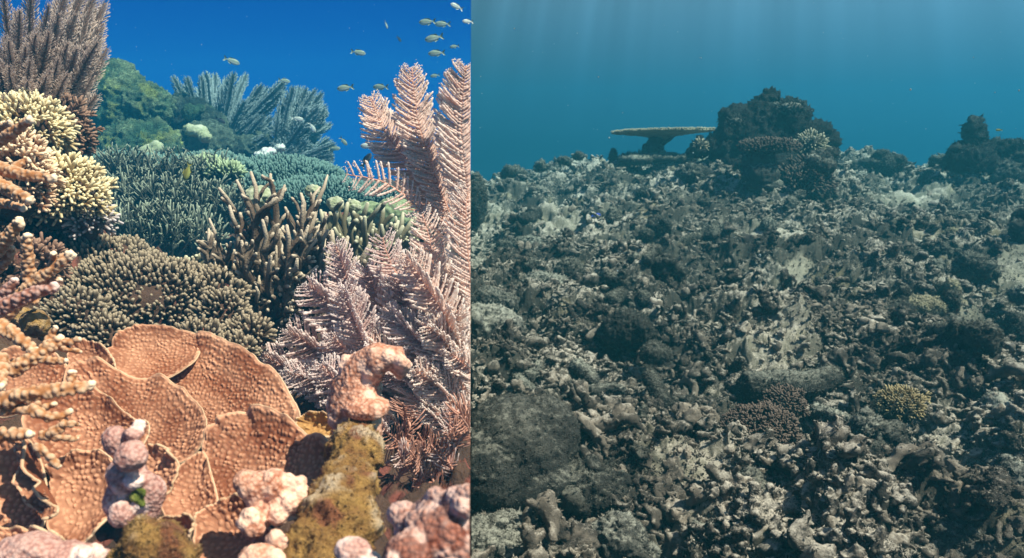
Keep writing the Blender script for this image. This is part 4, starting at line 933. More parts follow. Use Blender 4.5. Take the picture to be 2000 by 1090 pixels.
knobby('knobby_coral', [(P(860, 1050, d), A(1.0, 1, .9) * W2(66, d)), (P(795, 1085, d - .02), A(1, 1, .8) * W2(44, d)), (P(900, 985, d), A(1, 1, .8) * W2(38, d)), (P(890, 1090, d), A(1, 1, 1) * W2(60, d)), (P(808, 1025, d + .01), A(1, 1, .8) * W2(34, d)), (P(785, 1000, d + .02), A(1, 1, .8) * W2(18, d)), (P(850, 990, d + .01), A(1, 1, .8) * W2(30, d))], .0018, 'dark red lump covered in blurred white warts in the bottom corner beside the dead reef', 'knob_red', warts=40, wr=.0058, seed=8, cell=.004, whiten=.12)
d = .55
knobby('knobby_coral', [(P(60, 1075, d), A(1.4, 1, .7) * W2(48, d)), (P(130, 1085, d), A(1.3, 1, .7) * W2(40, d)), (P(20, 1085, d), A(1, 1, .7) * W2(38, d)), (P(185, 1092, d + .01), A(1.2, 1, .6) * W2(30, d))], .0016, 'lilac pink warty lump along the bottom edge at the far left', 'knob_mauve', warts=10, wr=.006, seed=10)
knobby('knobby_coral', [(P(505, 1090, .55), A(1.2, 1, .8) * W2(32, d)), (P(545, 1068, .57), A(1, 1, .8) * W2(22, d))], .0016, 'small salmon knob at the bottom edge left of the mossy column', 'knob', warts=5, wr=.006, seed=12)
knobby('knobby_coral', [(P(690, 1075, .49), A(1.3, 1, .7) * W2(26, .5)), (P(715, 1092, .49), A(1, 1, .7) * W2(22, .5))], .0014, 'white and mauve warty knob at the bottom edge in front of the mossy column', 'knob_mauve', warts=4, wr=.005, seed=14)
v, q, t = fuse([(P(300, 1070, .5), A(1.3, 1, .9) * W2(52, .5)), (P(262, 1085, .5), A(1.2, 1, .9) * W2(38, .5)), (P(350, 1085, .5), A(1.2, 1, .7) * W2(38, .5))], .0018); n = vnormals(v, q, t); f_ = fbm(v * 60, 14, 4)
v = v + n * (.006 * f_)[:, None]
mb = MB(); mb.add(v, q, t, np.clip(f_ - .4, 0, .6)); fuzz(mb, v, vnormals(v, q, t), 4000, .0016, np.random.default_rng(2), .8)
tag(mb.build('mossy_lump', M['moss'], clip=-1), 'olive yellow mossy lump at the bottom edge below the mauve knobby coral', 'rock')
# ribbed leaf coral peeping out between the plates and the hooked coral
plate([(585, 830), (598, 812), (630, 808), (655, 820), (660, 850), (630, 858), (600, 850)], .84, 'small yellow ribbed leaf coral between the broad dark plate and the hooked coral', mat='plate_moss', rimmat='rim', seed=21, tilt=30, res=.6)
# ---- fish
FG = 'small reef fish hovering in the blue water'
for f_ in [(455, 120, 4.2, 30, 'grey green fish above the wide far gorgonian', 'g', 20, 0, 20), (557, 158, 4.4, 22, 'small pale fish at the gap between the two far gorgonians', 'g', 15, 0, 10),
    (702, 103, 3.6, 28, 'green fish alone in open water above the left pink plume', 'g', 10, 0, 8), (672, 172, 3.0, 32, 'larger green fish left of the pink plumes', 'g', 180, 0, 8), (741, 170, 3.3, 30, 'green fish just beyond the top of the leftmost pink plume', 'g', 170, 0, 0),
    (755, 50, 3.8, 20, 'tiny fish seen head on high in the blue', 'g', 80, 0, 30), (780, 77, 4.2, 16, 'tiny dark fish high in the blue', 'd', 60, 0, 30), (832, 43, 3.4, 32, 'pale green fish near the top, leading a faint one', 'g', 180, 0, 5),
    (862, 47, 3.9, 30, 'faint fish following the pale green one near the top', 'g', 180, 0, 0), (845, 75, 3.2, 36, 'green fish in the middle of the upper right shoal', 'g', 180, 0, 12), (850, 104, 3.3, 32, 'green fish just above the tallest pink plume', 'g', 180, 0, 4),
    (886, 91, 3.9, 18, 'tiny fish above the seam side plume', 'g', 180, 0, 8), (890, 12, 3.2, 26, 'silvery fish at the top edge near the seam', 'p', 200, 0, -20), (912, 42, 3.0, 22, 'silvery fish at the seam near the top', 'p', 200, 0, 0),
    (848, 148, 4.0, 18, 'faint fish between the two tall pink plumes', 'g', 180, 0, 10), (672, 277, 3.3, 20, 'small fish right of the leaning far gorgonian', 'g', 0, 0, 50), (655, 290, 3.7, 22, 'small greenish fish beside the tip of the leaning far gorgonian', 'g', 0, 0, 0),
    (717, 285, 2.9, 30, 'white bellied fish touching the edge of the left pink plume', 'p', 180, 0, 0), (717, 311, 2.6, 32, 'dark slender fish swimming upward below the left pink plume', 'd', 0, 0, -55), (365, 338, 2.4, 36, 'yellow olive fish hanging over the thicket', 'y', 185, 0, 70),
    (432, 236, 4.3, 20, 'dark fish in front of the wide far gorgonian', 'd', 10, 0, 30), (583, 232, 4.5, 22, 'white fish in front of the leaning far gorgonian', 'p', 20, 0, 10), (611, 250, 4.5, 22, 'white fish diving beside the leaning far gorgonian', 'p', 10, 0, 60), (254, 300, 4.2, 22, 'black fish at the foot of the green mound', 'd', 10, 0, 30)]:
    fish(*f_[:8], roll=f_[7], pitch=f_[8], group=FG) if False else fish(f_[0], f_[1], f_[2], f_[3], f_[4], f_[5], yaw=f_[6], roll=f_[7], pitch=f_[8], group=FG)

# ================================================================== RIGHT: THE DEAD REEF
E4 = np.zeros((0, 4), int)
def dead(name, parts, vox, lab, mt='dead_dark', amp=.012, freq=14, seed=0, cat='rock', group=None, rg=.5, fine=.0, fz=.55, warts=0, wr=.02, ramp_=.3):
    rr = np.random.default_rng(seed + 500); parts = list(parts)
    cs = []
    for p in parts:
        if np.ndim(p[0]) == 1: cs.append((np.asarray(p[0], float), np.asarray(p[1], float) * np.ones(3)))
        else: cs += [(np.asarray(c, float), np.ones(3) * r_) for c, r_ in zip(p[0], p[1])]
    for k_ in range(warts):
        c, r_ = cs[rr.integers(len(cs))]; d = nrm(rr.normal(size=3) + A(0, -.3, .5)); parts.append((c + d * r_ * .95, wr * rr.uniform(.5, 1.4) * np.ones(3)))
    v, q, t = fuse(parts, vox); n = vnormals(v, q, t)
    f_ = fbm(v * freq, seed, 4); r_ = ridge(v * freq * 3, seed + 5, 3)
    v = v + n * (amp * f_ + amp * rg * r_ + fine * ridge(v * freq * 9, seed + 8, 2))[:, None]
    n = vnormals(v, q, t); mb = MB(); mb.add(v, q, t, np.clip((f_ + .4 * r_ - .7) * ramp_, 0, .6))
    dd_ = float((v.mean(0) - CAM) @ FWD); fuzz(mb, v, n, int(min(len(v) * .6, 9000)), (.0022 + .0028 * dd_) * fz, rr)
    return tag(mb.build(name, M[mt], clip=1), lab, cat, group)
def B(px, py, rx, ry, d, depth=None):    # an ellipsoid centred on a pixel at a distance
    return (P(px, py, d), A(W2(rx, d), W2(depth or (rx + ry) / 2, d), W2(ry, d)))
# ---- wide table coral
d = min(G(1275, 306), 7.4); c = P(1280, 300, d); root = empty('table_coral', c, 'wide flat table coral standing on a narrow stalk, the biggest table on the dead reef', 'coral')
rr = np.random.default_rng(3)
top = P(1292, 258, d); a_, b_ = W2(92, d), W2(62, d)
nth, nr = 220, 60; th = np.arange(nth) * 2 * math.pi / nth
wv = 1 + .09 * fbm(np.stack([np.cos(th) * 3, np.sin(th) * 3, th * 0], 1), 4, 4) + .02 * rr.uniform(-1, 1, nth)
r = np.linspace(.01, 1, nr)
tt = np.stack([(r[:, None] * np.cos(th) * wv * a_), (r[:, None] * np.sin(th) * wv * b_), .010 * r[:, None] ** 2 + 0 * th], -1).reshape(-1, 3)
tilt_ = np.stack([tt[:, 0], tt[:, 1], tt[:, 2] + tt[:, 0] * .022 - tt[:, 1] * .05], 1)
nz = ridge(tilt_ * 60, 3, 2) * .004
upv = top + tilt_ + np.stack([nz * 0, nz * 0, nz], 1)
rad_ = np.repeat(r, nth); low = top + tilt_ - np.stack([nz * 0, nz * 0, .014 + .055 * np.exp(-(rad_ / .22) ** 2) + .030 * (1 - rad_) + .006 * fbm(tilt_ * 40, 9, 2)], 1)
i = np.arange(nr - 1)[:, None] * nth; j = np.arange(nth)[None]; j2 = (j + 1) % nth
q = np.stack([i + j, i + nth + j, i + nth + j2, i + j2], -1).reshape(-1, 4); m = nr * nth
e_ = (nr - 1) * nth + np.arange(nth); e2 = (nr - 1) * nth + (np.arange(nth) + 1) % nth
q = np.vstack([q, q[:, ::-1] + m, np.stack([e_, e_ + m, e2 + m, e2], 1)])
mkmesh('plate', np.vstack([upv, low]), q, np.zeros((0, 3), int), np.concatenate([np.clip(.3 + nz * 60, 0, 1), np.zeros(m)]), M['dead_tan'], root, c)
mb = MB(); w = rad_ > rng.uniform(.2, .98, m); w &= rng.uniform(size=m) < .5; Mx = rot_to(np.tile(A(0, 0, 1), (w.sum(), 1)) + rng.normal(size=(w.sum(), 3)) * .3 + nrm(tilt_[w]) * .5 * (rad_[w] > .9)[:, None]); mb.inst(FING_LO[0], Mx * .022, upv[w] - A(0, 0, .006)); mb.build('branchlets', M['dead_tan'], root, c)
mb = MB()
for (x0, y0, x1, y1, r0, r1) in [(1272, 306, 1284, 262, 19, 12), (1262, 304, 1262, 282, 10, 6), (1285, 290, 1318, 262, 6, 5), (1286, 304, 1288, 285, 12, 10)]:
    mb.tube(bez([P(x0, y0, d), P((x0 + x1) / 2 - 2, (y0 + y1) / 2, d), P(x1, y1, d)], 10), np.linspace(W2(r0, d), W2(r1, d), 10) * (1 + .1 * rr.normal(size=10)), 12)
mb.build('stalk', M['dead_dark'], root, c)
dead('dead_coral', [B(1275, 308, 66, 10, d, 40), B(1240, 312, 34, 9, d - .1, 40), B(1330, 310, 30, 8, d, 30)], .012, 'dark flat rock pile under the wide table coral', seed=4, freq=12, amp=.012, warts=10, wr=.03)
# ---- short thick table coral
d = min(G(1485, 362), 5.6); c = P(1485, 362, d); root = empty('table_coral', c, 'smaller table coral on a thick dark pillar in front of the coral hill', 'coral')
v, q, t = fuse([B(1484, 340, 33, 28, d), B(1482, 310, 30, 24, d), B(1490, 362, 38, 12, d), B(1470, 300, 16, 12, d)], .010); n = vnormals(v, q, t); v = v + n * (.014 * fbm(v * 14, 2, 3) + .008 * ridge(v * 40, 3, 2))[:, None]
mkmesh('pillar', v, q, t, np.zeros(len(v)), M['dead_dark'], root, c)
v, f = lumpy(P(1500, 288, d), A(W2(54, d), W2(44, d), W2(12, d)), 5, .08, 2.5, 6, .03); mb = MB(); mb.add(v, t=f); mb.build('plate', M['dead_brown'], root, c)
pts, dirs, s = dome_pts(P(1500, 287, d), A(W2(54, d), W2(44, d), W2(12, d)), .017, 1.3, -.35, .1, 6); mb = MB(); Mx = rot_to(dirs) * .034; mb.inst(FING[0], Mx, pts - dirs * .01, dv=rng.uniform(-.2, .1, len(pts))); mb.build('branchlets', M['dead_brown'], root, c)
# ---- coral hill behind
d = 6.6
dead('coral_outcrop', [B(1500, 270, 46, 56, d), B(1535, 262, 40, 50, d), B(1545, 230, 30, 28, d), B(1480, 232, 24, 28, d), B(1495, 212, 12, 18, d), B(1500, 195, 5, 16, d), B(1580, 265, 26, 22, d), B(1428, 266, 26, 26, d), B(1410, 288, 40, 14, d), B(1375, 290, 18, 9, d), B(1460, 280, 40, 40, d), B(1600, 262, 14, 12, d), B(1600, 290, 30, 40, d), B(1500, 320, 110, 22, d), B(1435, 238, 14, 12, d)], .02, 'dark hill of dead coral boulders with a small spike on top, behind the table corals', 'dead_far', seed=8, freq=9, amp=.036, rg=.9, warts=70, wr=.045, ramp_=.15, fine=.012)
def head(px, py, rx, ry, d, lab, mt='dead_tan', h=.03, sp=.02, seed=0, name='finger_coral'):
    return fingers_colony(name, P(px, py, d), (W2(rx, d), W2(rx, d) * .9, W2(ry, d)), h, sp, mt, 'dead_dark', FING_LO, lab, 'coral', None, seed=seed, zmin=-.5, clip=1)
head(1582, 285, 27, 24, 6.0, 'rounded brush like coral head on the right shoulder of the coral hill', 'dead_tan', .035, .022, 1)
head(1544, 212, 26, 14, 6.4, 'brushy coral head near the top of the coral hill', 'dead_far', .03, .025, 2)
head(1368, 284, 11, 9, 6.2, 'small pale coral head between the wide table coral and the hill', 'dead_tan', .03, .02, 3)
head(1436, 240, 15, 12, 6.3, 'coral head on the left shoulder of the coral hill', 'dead_far', .03, .022, 4)
dead('boulder_coral', [B(1622, 299, 12, 10, 5.6)], .008, 'round dark boulder coral at the right foot of the hill', seed=11, cat='coral', amp=.006)
dead('boulder_coral', [B(1600, 312, 24, 18, 5.5), B(1615, 325, 20, 14, 5.4)], .01, 'dark lumpy coral mass under the round boulder coral', seed=12, cat='coral', amp=.014)
dead('boulder_coral', [B(1588, 312, 13, 10, 5.3)], .008, 'mauve grey coral head leaning on the dark lumpy mass', 'dead_pale', seed=13, cat='coral', amp=.006)
# ---- brown bush coral
d = G(1568, 388); fingers_colony('bushy_coral', P(1568, 360, d + .05), (W2(44, d), W2(38, d), W2(34, d)), .055 * d / 4, .030 * d / 4, 'dead_brown', 'dead_dark', TW, 'lilac brown bushy coral to the right of the thick pillared table coral', 'coral', None, seed=9, zmin=-.5, clip=1, wob=.2)
# ---- right-hand pinnacle and boulders
dead('coral_pinnacle', [B(1905, 270, 9, 18, 6.8), B(1903, 253, 5, 8, 6.8), B(1900, 292, 22, 18, 6.8), B(1884, 296, 11, 11, 6.8), B(1892, 314, 40, 13, 6.7)], .010, 'dark pointed pinnacle of dead coral at the far right', 'dead_far', seed=14, freq=12, amp=.035, rg=.9, warts=24, wr=.03, fine=.008)
dead('boulder_coral', [B(1945, 288, 26, 12, 6.9), B(1965, 296, 30, 12, 6.9), B(1990, 300, 20, 14, 6.8)], .014, 'low dark boulders to the right of the pointed pinnacle', 'dead_far', seed=15, freq=12, amp=.035, rg=.9, warts=16, wr=.03, fine=.008)
d = G(1975, 352); dead('boulder_coral', [B(1972, 335, 30, 24, d), B(1992, 325, 22, 26, d), B(1955, 345, 16, 12, d)], .012, 'large dark boulder coral at the right edge below the horizon', seed=16, freq=9, amp=.02, warts=10, wr=.04)
d = G(1905, 328); dead('boulder_coral', [B(1906, 318, 24, 12, d), B(1880, 322, 14, 8, d)], .012, 'medium grey boulder coral at the foot of the pointed pinnacle', seed=17, freq=9, amp=.015)
d = G(1990, 500); dead('dead_coral', [B(1996, 470, 24, 40, d), B(2005, 440, 26, 34, d), B(1985, 455, 14, 22, d), B(2010, 490, 30, 18, d)], .010, 'black weathered coral block cut off by the right edge of the picture', seed=18, freq=12, amp=.014, warts=24, wr=.025)
for x, y, rx, ry, lab, k_ in [(1198, 308, 7, 18, 'little post shaped dead coral on the horizon left of the wide table coral', 19), (1000, 336, 18, 10, 'low dark mound on the horizon at the left end of the dead reef', 20), (1055, 324, 11, 8, 'small dark mound on the horizon beside the leftmost one', 21), (1100, 314, 12, 7, 'dark tussock on the horizon left of the little post', 22), (1130, 304, 8, 6, 'tiny grey mound on the horizon nearer the little post', 23), (1655, 325, 14, 9, 'dark low lump on the horizon right of the coral hill', 24), (1720, 318, 36, 9, 'broad low mound on the horizon in the middle gap', 25), (1835, 318, 18, 10, 'grey lump on the horizon left of the pinnacle', 26)]:
    d = min(G(x, y + ry), 7.6); dead('dead_coral', [B(x, y, rx, ry, d), B(x + rx * .5, y + ry * .3, rx * .6, ry * .7, d)], .008, lab, seed=k_, freq=14, amp=.012, warts=12, wr=W2(rx * .35, d))
# ---- middle distance dead corals: px, py(centre), rx, ry
MID = [(1355, 350, 28, 24, 'black lumpy coral block below the right end of the wide table coral', 'dead_dark', 18), (1400, 366, 13, 16, 'small upright knob with a pale outline beside the black lumpy block', 'dead_dark', 4), (1302, 372, 12, 8, 'grey knob left of the black lumpy block', 'dead_dark', 3), (1262, 380, 18, 12, 'dark rock left of centre below the wide table coral', 'dead_dark', 5),
       (1195, 432, 17, 17, 'dark squarish boulder just right of the tiny blue fish', 'dead_dark', 3), (1288, 442, 20, 16, 'dark rounded stone in the middle of the left pale patch', 'dead_dark', 4), (1262, 420, 22, 10, 'flat grey stone behind the dark rounded stone', 'dead_dark', 4), (1262, 460, 11, 10, 'small dark pebble coral in front of the dark rounded stone', 'dead_dark', 2),
       (1480, 490, 12, 16, 'upright dark knob standing on the pale ground right of the horned log', 'dead_dark', 3), (1385, 398, 20, 8, 'low rubble lump behind the horned log', 'dead_dark', 4), (1500, 445, 11, 16, 'pointed grey stone in the middle distance', 'dead_pale', 3), (1865, 430, 20, 14, 'pair of pinnacled stones on the right above the tan knob', 'dead_dark', 6), (1845, 410, 9, 16, 'small spiky dead coral right of the pale sandy patch', 'dead_dark', 5), (1862, 462, 16, 12, 'tan knobby coral on the right slope', 'dead_tan', 4),
       (1900, 520, 26, 22, 'dark ribbed coral heap left of the bright sandy patch at the right edge', 'dead_dark', 14), (1030, 480, 32, 14, 'long low grey stone in the left middle ground', 'dead_pale', 3), (1028, 478, 20, 12, 'dark cap on the long low grey stone', 'dead_dark', 2), (955, 585, 30, 22, 'furry grey boulder at the seam above the big pale dome', 'dead_pale', 4), (985, 592, 24, 16, 'furry grey boulder joined to the one at the seam', 'dead_pale', 4), (1030, 576, 18, 18, 'dark round boulder beside the furry grey ones', 'dead_dark', 4),
       (1068, 560, 44, 26, 'smooth grey boulder in the left middle ground below its round head', 'dead_pale', 2), (1112, 532, 22, 24, 'round dark head on the right end of the smooth grey boulder', 'dead_dark', 5), (1060, 535, 32, 14, 'grey back of the smooth boulder', 'dead_pale', 2), (950, 640, 58, 40, 'big pale silt covered dome at the left seam', 'dead_pale', 3), (985, 490, 14, 20, 'dark weathered stump near the seam', 'dead_dark', 6), (930, 400, 16, 60, 'black shadowed coral wall right at the seam', 'dead_dark', 16),
       (1400, 560, 16, 12, 'dark squarish hole edged stone in the centre', 'dead_dark', 3), (1352, 420, 10, 10, 'small grey cone behind the horned log', 'dead_pale', 2), (1750, 620, 34, 30, 'dark pointed heap left of the knob on the stump', 'dead_dark', 10), (1815, 600, 50, 16, 'low tan ledge beside the knob on the stump', 'dead_tan', 12), (1855, 595, 13, 24, 'black stump carrying a tan knob', 'dead_dark', 6), (1856, 562, 12, 13, 'tan round knob on top of the black stump', 'dead_tan', 0), (1835, 562, 10, 9, 'smaller knob leaning on the tan round one', 'dead_dark', 0), (1800, 560, 8, 8, 'little dark pebble on the tan ledge', 'dead_dark', 0),
       (1815, 665, 26, 30, 'grey pointed stone with a black hollow beneath, right of centre', 'dead_pale', 8), (1990, 575, 16, 14, 'grey round stone at the right edge', 'dead_pale', 2), (1980, 640, 20, 22, 'dark stone pair at the right edge of the middle ground', 'dead_dark', 4)]
for k_, (x, y, rx, ry, lab, mt, wn) in enumerate(MID):
    d = G(x, min(y + ry * .8, 1085)); d = min(d, 7.0); r_ = W2(min(rx, ry), d)
    dead('dead_coral', [B(x, y, rx, ry, d + W2(rx * .3, d)), B(x - rx * .3, y + ry * .5, rx * .8, ry * .6, d + W2(rx * .3, d))], max(r_ / 12, .003), lab, mt, seed=100 + k_, freq=.45 / r_, amp=r_ * .2, warts=wn + 6, wr=r_ * .30, cat='coral', rg=.7, fine=r_ * .07)
# ---- rubble logs and the foreground lumps
def log(pts, r0, r1, lab, mt='dead_dark', seed=0, name='coral_log', vox=None):
    ds = [G(x, min(y + r0 * .6, 1086)) for x, y in pts]; w = bez([P(x, y, d) for (x, y), d in zip(pts, ds)], 14)
    rad = np.linspace(W2(r0, ds[0]), W2(r1, ds[-1]), 14); r_ = rad.mean()
    dead(name, [(w, list(rad))], vox or max(r_ / 7, .003), lab, mt, seed=200 + seed, freq=.6 / r_, amp=r_ * .16, rg=.6, fine=r_ * .06, cat='coral')
log([(1388, 455), (1400, 468), (1430, 474), (1452, 468)], 15, 9, 'dead log of coral lying with its thick end to the left', seed=1)
log([(1378, 462), (1384, 440), (1392, 426)], 9, 4, 'upright horn at the left end of the coral log', seed=2)
log([(1318, 478), (1350, 468), (1372, 462)], 8, 6, 'thin broken branch behind the horned log', seed=3)
log([(1192, 590), (1215, 575), (1245, 570), (1262, 588)], 13, 12, 'arched coral branch with a dark hollow below in the left centre', seed=4)
log([(1030, 740), (1050, 715), (1085, 705)], 15, 13, 'thick curved branch left in front of the dark boulder', seed=5, mt='dead_pale')
log([(1000, 700), (1010, 740), (1040, 765)], 12, 10, 'pale branch bending down beside the thick curved branch', seed=6, mt='dead_pale')
log([(1125, 715), (1145, 728), (1160, 745)], 14, 10, 'short grey branch lying right of the thick curved branch', seed=7, mt='dead_pale')
log([(1268, 730), (1280, 755), (1296, 790)], 11, 16, 'black upright splinter of coral in the left foreground', seed=8)
log([(1350, 780), (1345, 815), (1348, 850)], 10, 12, 'short black splinter standing right of the taller one', seed=9)
log([(1150, 765), (1185, 758), (1215, 762)], 10, 9, 'pale finger of coral lying level in the left foreground', seed=10, mt='dead_pale')
log([(1160, 880), (1220, 910), (1290, 935), (1345, 950)], 13, 7, 'long thin branch sloping down to the pale ground', seed=11, mt='dead_pale')
log([(1935, 790), (1970, 815), (2015, 845)], 27, 30, 'thick grey coral cylinder at the right edge', seed=12, mt='dead_pale')
log([(1590, 800), (1625, 812), (1650, 822)], 13, 11, 'grey finger of coral left of the peaked heap', seed=13, mt='dead_pale')
log([(1455, 755), (1510, 748), (1570, 752), (1625, 735)], 24, 22, 'long dark ridge of coral across the right centre', seed=14)
log([(1640, 735), (1655, 720), (1640, 700)], 16, 12, 'upturned right end of the long dark ridge', seed=15)
log([(1850, 915), (1900, 945), (1960, 975)], 16, 14, 'straight dark log in the lower right foreground', seed=16)
log([(1790, 740), (1815, 750), (1830, 770)], 13, 12, 'grey stub behind the yellow coral', seed=17, mt='dead_pale')
log([(1900, 505), (1930, 520), (1945, 535)], 10, 8, 'dark branch lying on the ribbed heap', seed=18)
d = G(1060, 1005)
dead('boulder_coral', [B(1000, 880, 115, 100, d + .1), B(1068, 850, 62, 74, d + .1), B(1040, 940, 80, 60, d + .05), B(950, 920, 90, 90, d + .05)], .0045, 'huge dark furry boulder coral at the seam in the left foreground', 'dead_furry', fz=.5, seed=31, freq=9, amp=.009, cat='coral', rg=.5, fine=.0016)
FGD = [(1150, 955, 72, 48, 'dark knobbly coral mass right of the huge boulder', 'dead_dark', 26), (970, 1060, 100, 40, 'pale grey furry mound in the bottom left of the dead reef', 'dead_pale', 10), (1210, 1060, 60, 50, 'grey ridge running out of the bottom edge', 'dead_pale', 14), (1480, 850, 70, 50, 'mauve brown cauliflower coral with a black shaded underside', 'dead_brown', 0), (1690, 850, 30, 42, 'peaked heap of crusted coral in the right foreground', 'dead_pale', 10), (1730, 870, 34, 36, 'right shoulder of the peaked heap', 'dead_dark', 12),
       (1665, 905, 80, 40, 'black hollow lump below the peaked heap', 'dead_dark', 26), (1640, 975, 110, 46, 'wide crusted ledge in the right foreground', 'dead_dark', 50), (1760, 985, 70, 50, 'right part of the wide crusted ledge', 'dead_dark', 34), (1465, 970, 34, 50, 'dark upright lump left of the wide crusted ledge', 'dead_dark', 16), (1390, 1050, 46, 32, 'small grey lump at the bottom edge in the middle', 'dead_pale', 14), (1960, 940, 36, 40, 'grey stone in the lower right corner', 'dead_pale', 12),
       (1900, 1050, 70, 40, 'grey crusted lump at the bottom right', 'dead_pale', 24), (1280, 690, 28, 16, 'dark stone in the left centre', 'dead_dark', 8), (1225, 640, 46, 30, 'dark broken mass in the left centre', 'dead_dark', 24), (1180, 800, 26, 14, 'grey knob above the long sloping branch', 'dead_pale', 6), (1530, 790, 34, 26, 'crusted knob behind the cauliflower coral', 'dead_dark', 14), (1600, 1060, 80, 24, 'dark slab along the bottom edge', 'dead_dark', 20), (1885, 655, 30, 20, 'tan crusted stone on the right slope', 'dead_tan', 14), (1930, 700, 34, 20, 'grey crusted stone on the right slope', 'dead_pale', 14)]
for k_, (x, y, rx, ry, lab, mt, wn) in enumerate(FGD):
    if 'cauliflower' in lab:
        d = G(x, y + ry * .6)
        fingers_colony('cauliflower_coral', P(x, y, d + W2(rx * .4, d)), (W2(rx, d), W2(rx, d) * .8, W2(ry, d)), .024, .012, 'dead_brown', 'dead_dark', TW, lab, 'coral', None, seed=9, zmin=-.3, clip=1, wob=.12, width=1.2)
        continue
    d = G(x, min(y + ry * .7, 1088)); r_ = W2(min(rx, ry), d)
    dead('dead_coral', [B(x, y, rx, ry, d + W2(rx * .3, d)), B(x - rx * .35, y + ry * .4, rx * .7, ry * .6, d + W2(rx * .2, d)), B(x + rx * .45, y + ry * .3, rx * .6, ry * .6, d + W2(rx * .3, d))], max(r_ / 14, .0035), lab, mt, seed=300 + k_, freq=.5 / r_, amp=r_ * .22, warts=int(wn * 1.6), wr=r_ * .26, cat='coral', rg=.6, fine=r_ * .08)
# ---- yellow living coral
d = G(1762, 800); fingers_colony('finger_coral', P(1758, 795, d + .03), (W2(38, d), W2(30, d), W2(30, d)), .028, .012, 'yellow', 'dead_dark', TW, 'small golden yellow living coral in the right foreground', 'coral', None, seed=5, zmin=-.1, clip=1, wob=.2, width=.8)
fish(1166, 420, G(1166, 428) - .1, 20, 'tiny bright blue fish over the dead rubble', 'b', 20, 0, 0)
fish(1950, 254, 5.0, 12, 'tiny yellow fish over the far right boulders', 'y', 170, 0, 0)

# ------------------------------------------------------------------ rubble
def rub_proto(seed, lvl):
    """one broken piece of dead coral, unit length: bent stick, forked stick, knobbly lump or flat piece with stubs, overgrown with turf"""
    rr = np.random.default_rng(seed); kind = seed % 4; parts = []
    def stick(p, r0, r1): parts.append((bez(p, 8), list(np.linspace(r0, r1, 8))))
    if kind in (0, 1):
        stick([(-.48, 0, 0), (-.15, rr.uniform(-.1, .1), rr.uniform(0, .12)), (.2, rr.uniform(-.12, .12), rr.uniform(-.03, .1)), (.46, 0, rr.uniform(-.05, .15))], rr.uniform(.12, .17), rr.uniform(.08, .12))
        ns = 2 + 3 * kind
    elif kind == 2:
        parts.append((A(0, 0, 0), A(.30, .22, .18))); parts.append((A(rr.uniform(-.2, .2), .1, .05), A(.2, .2, .18))); ns = 6
    else:
        parts.append((A(0, 0, 0), A(.42, .30, .10))); parts.append((A(.2, .1, .02), A(.22, .2, .1))); ns = 5
    for k_ in range(ns):
        x0 = rr.uniform(-.34, .34); y0 = rr.uniform(-.12, .12) * (kind > 1); dd = nrm(A(rr.uniform(-.7, .7), rr.uniform(-1, 1), rr.uniform(.0, 1.1))); l_ = rr.uniform(.16, .34)
        stick([(x0, y0, .03), A(x0, y0, .03) + dd * l_ * .5, A(x0, y0, .03) + dd * l_ + A(0, 0, .03)], rr.uniform(.09, .12), rr.uniform(.06, .095))
    v, q, t = fuse(parts, {0: .13, 1: .075, 2: .035, 3: .022}[lvl]); n = vnormals(v, q, t)
    v = v + n * (.035 * fbm(v * 6 + seed, seed, 2) + (.030 * fbm(v * 17 + seed, seed + 3, 2) if lvl else 0) + (.016 * ridge(v * 32 + seed, seed + 6, 2) if lvl > 1 else 0) + (.008 * ridge(v * 75 + seed, seed + 8, 2) if lvl > 2 else 0))[:, None]
    m3 = MB(); m3.add(v, q, t, np.clip(.4 * fbm(v * 8, seed, 3), 0, .6)); fuzz(m3, v, vnormals(v, q, t), {0: 6, 1: 50, 2: 1600, 3: 5000}[lvl], {0: .08, 1: .055, 2: .028, 3: .017}[lvl], rr)
    return m3.proto()
def scatter(n, dmin, dmax, powr):
    """positions on the rubble slope seen by the camera, thinning with distance"""
    u = rng.uniform(size=n); y = (dmin ** powr + u * (dmax ** powr - dmin ** powr)) ** (1 / powr)
    x = EPS * 4 + rng.uniform(size=n) * (y * .76 + .12); return x, y
def euler_m(n, upright=.25):
    yaw = rng.uniform(0, 2 * math.pi, n); pit = rng.normal(0, .35, n) - (rng.uniform(size=n) < upright) * rng.uniform(.6, 1.4, n); rol = rng.uniform(0, 2 * math.pi, n) * .2
    cy, sy, cp, sp_, cr, sr = np.cos(yaw), np.sin(yaw), np.cos(pit), np.sin(pit), np.cos(rol), np.sin(rol); z = np.zeros(n); o = np.ones(n)
    Rz = np.stack([cy, -sy, z, sy, cy, z, z, z, o], 1).reshape(-1, 3, 3); Ry = np.stack([cp, z, sp_, z, o, z, -sp_, z, cp], 1).reshape(-1, 3, 3); Rx = np.stack([o, z, z, z, cr, -sr, z, sr, cr], 1).reshape(-1, 3, 3)
    return Rz @ Ry @ Rx
mb = MB()
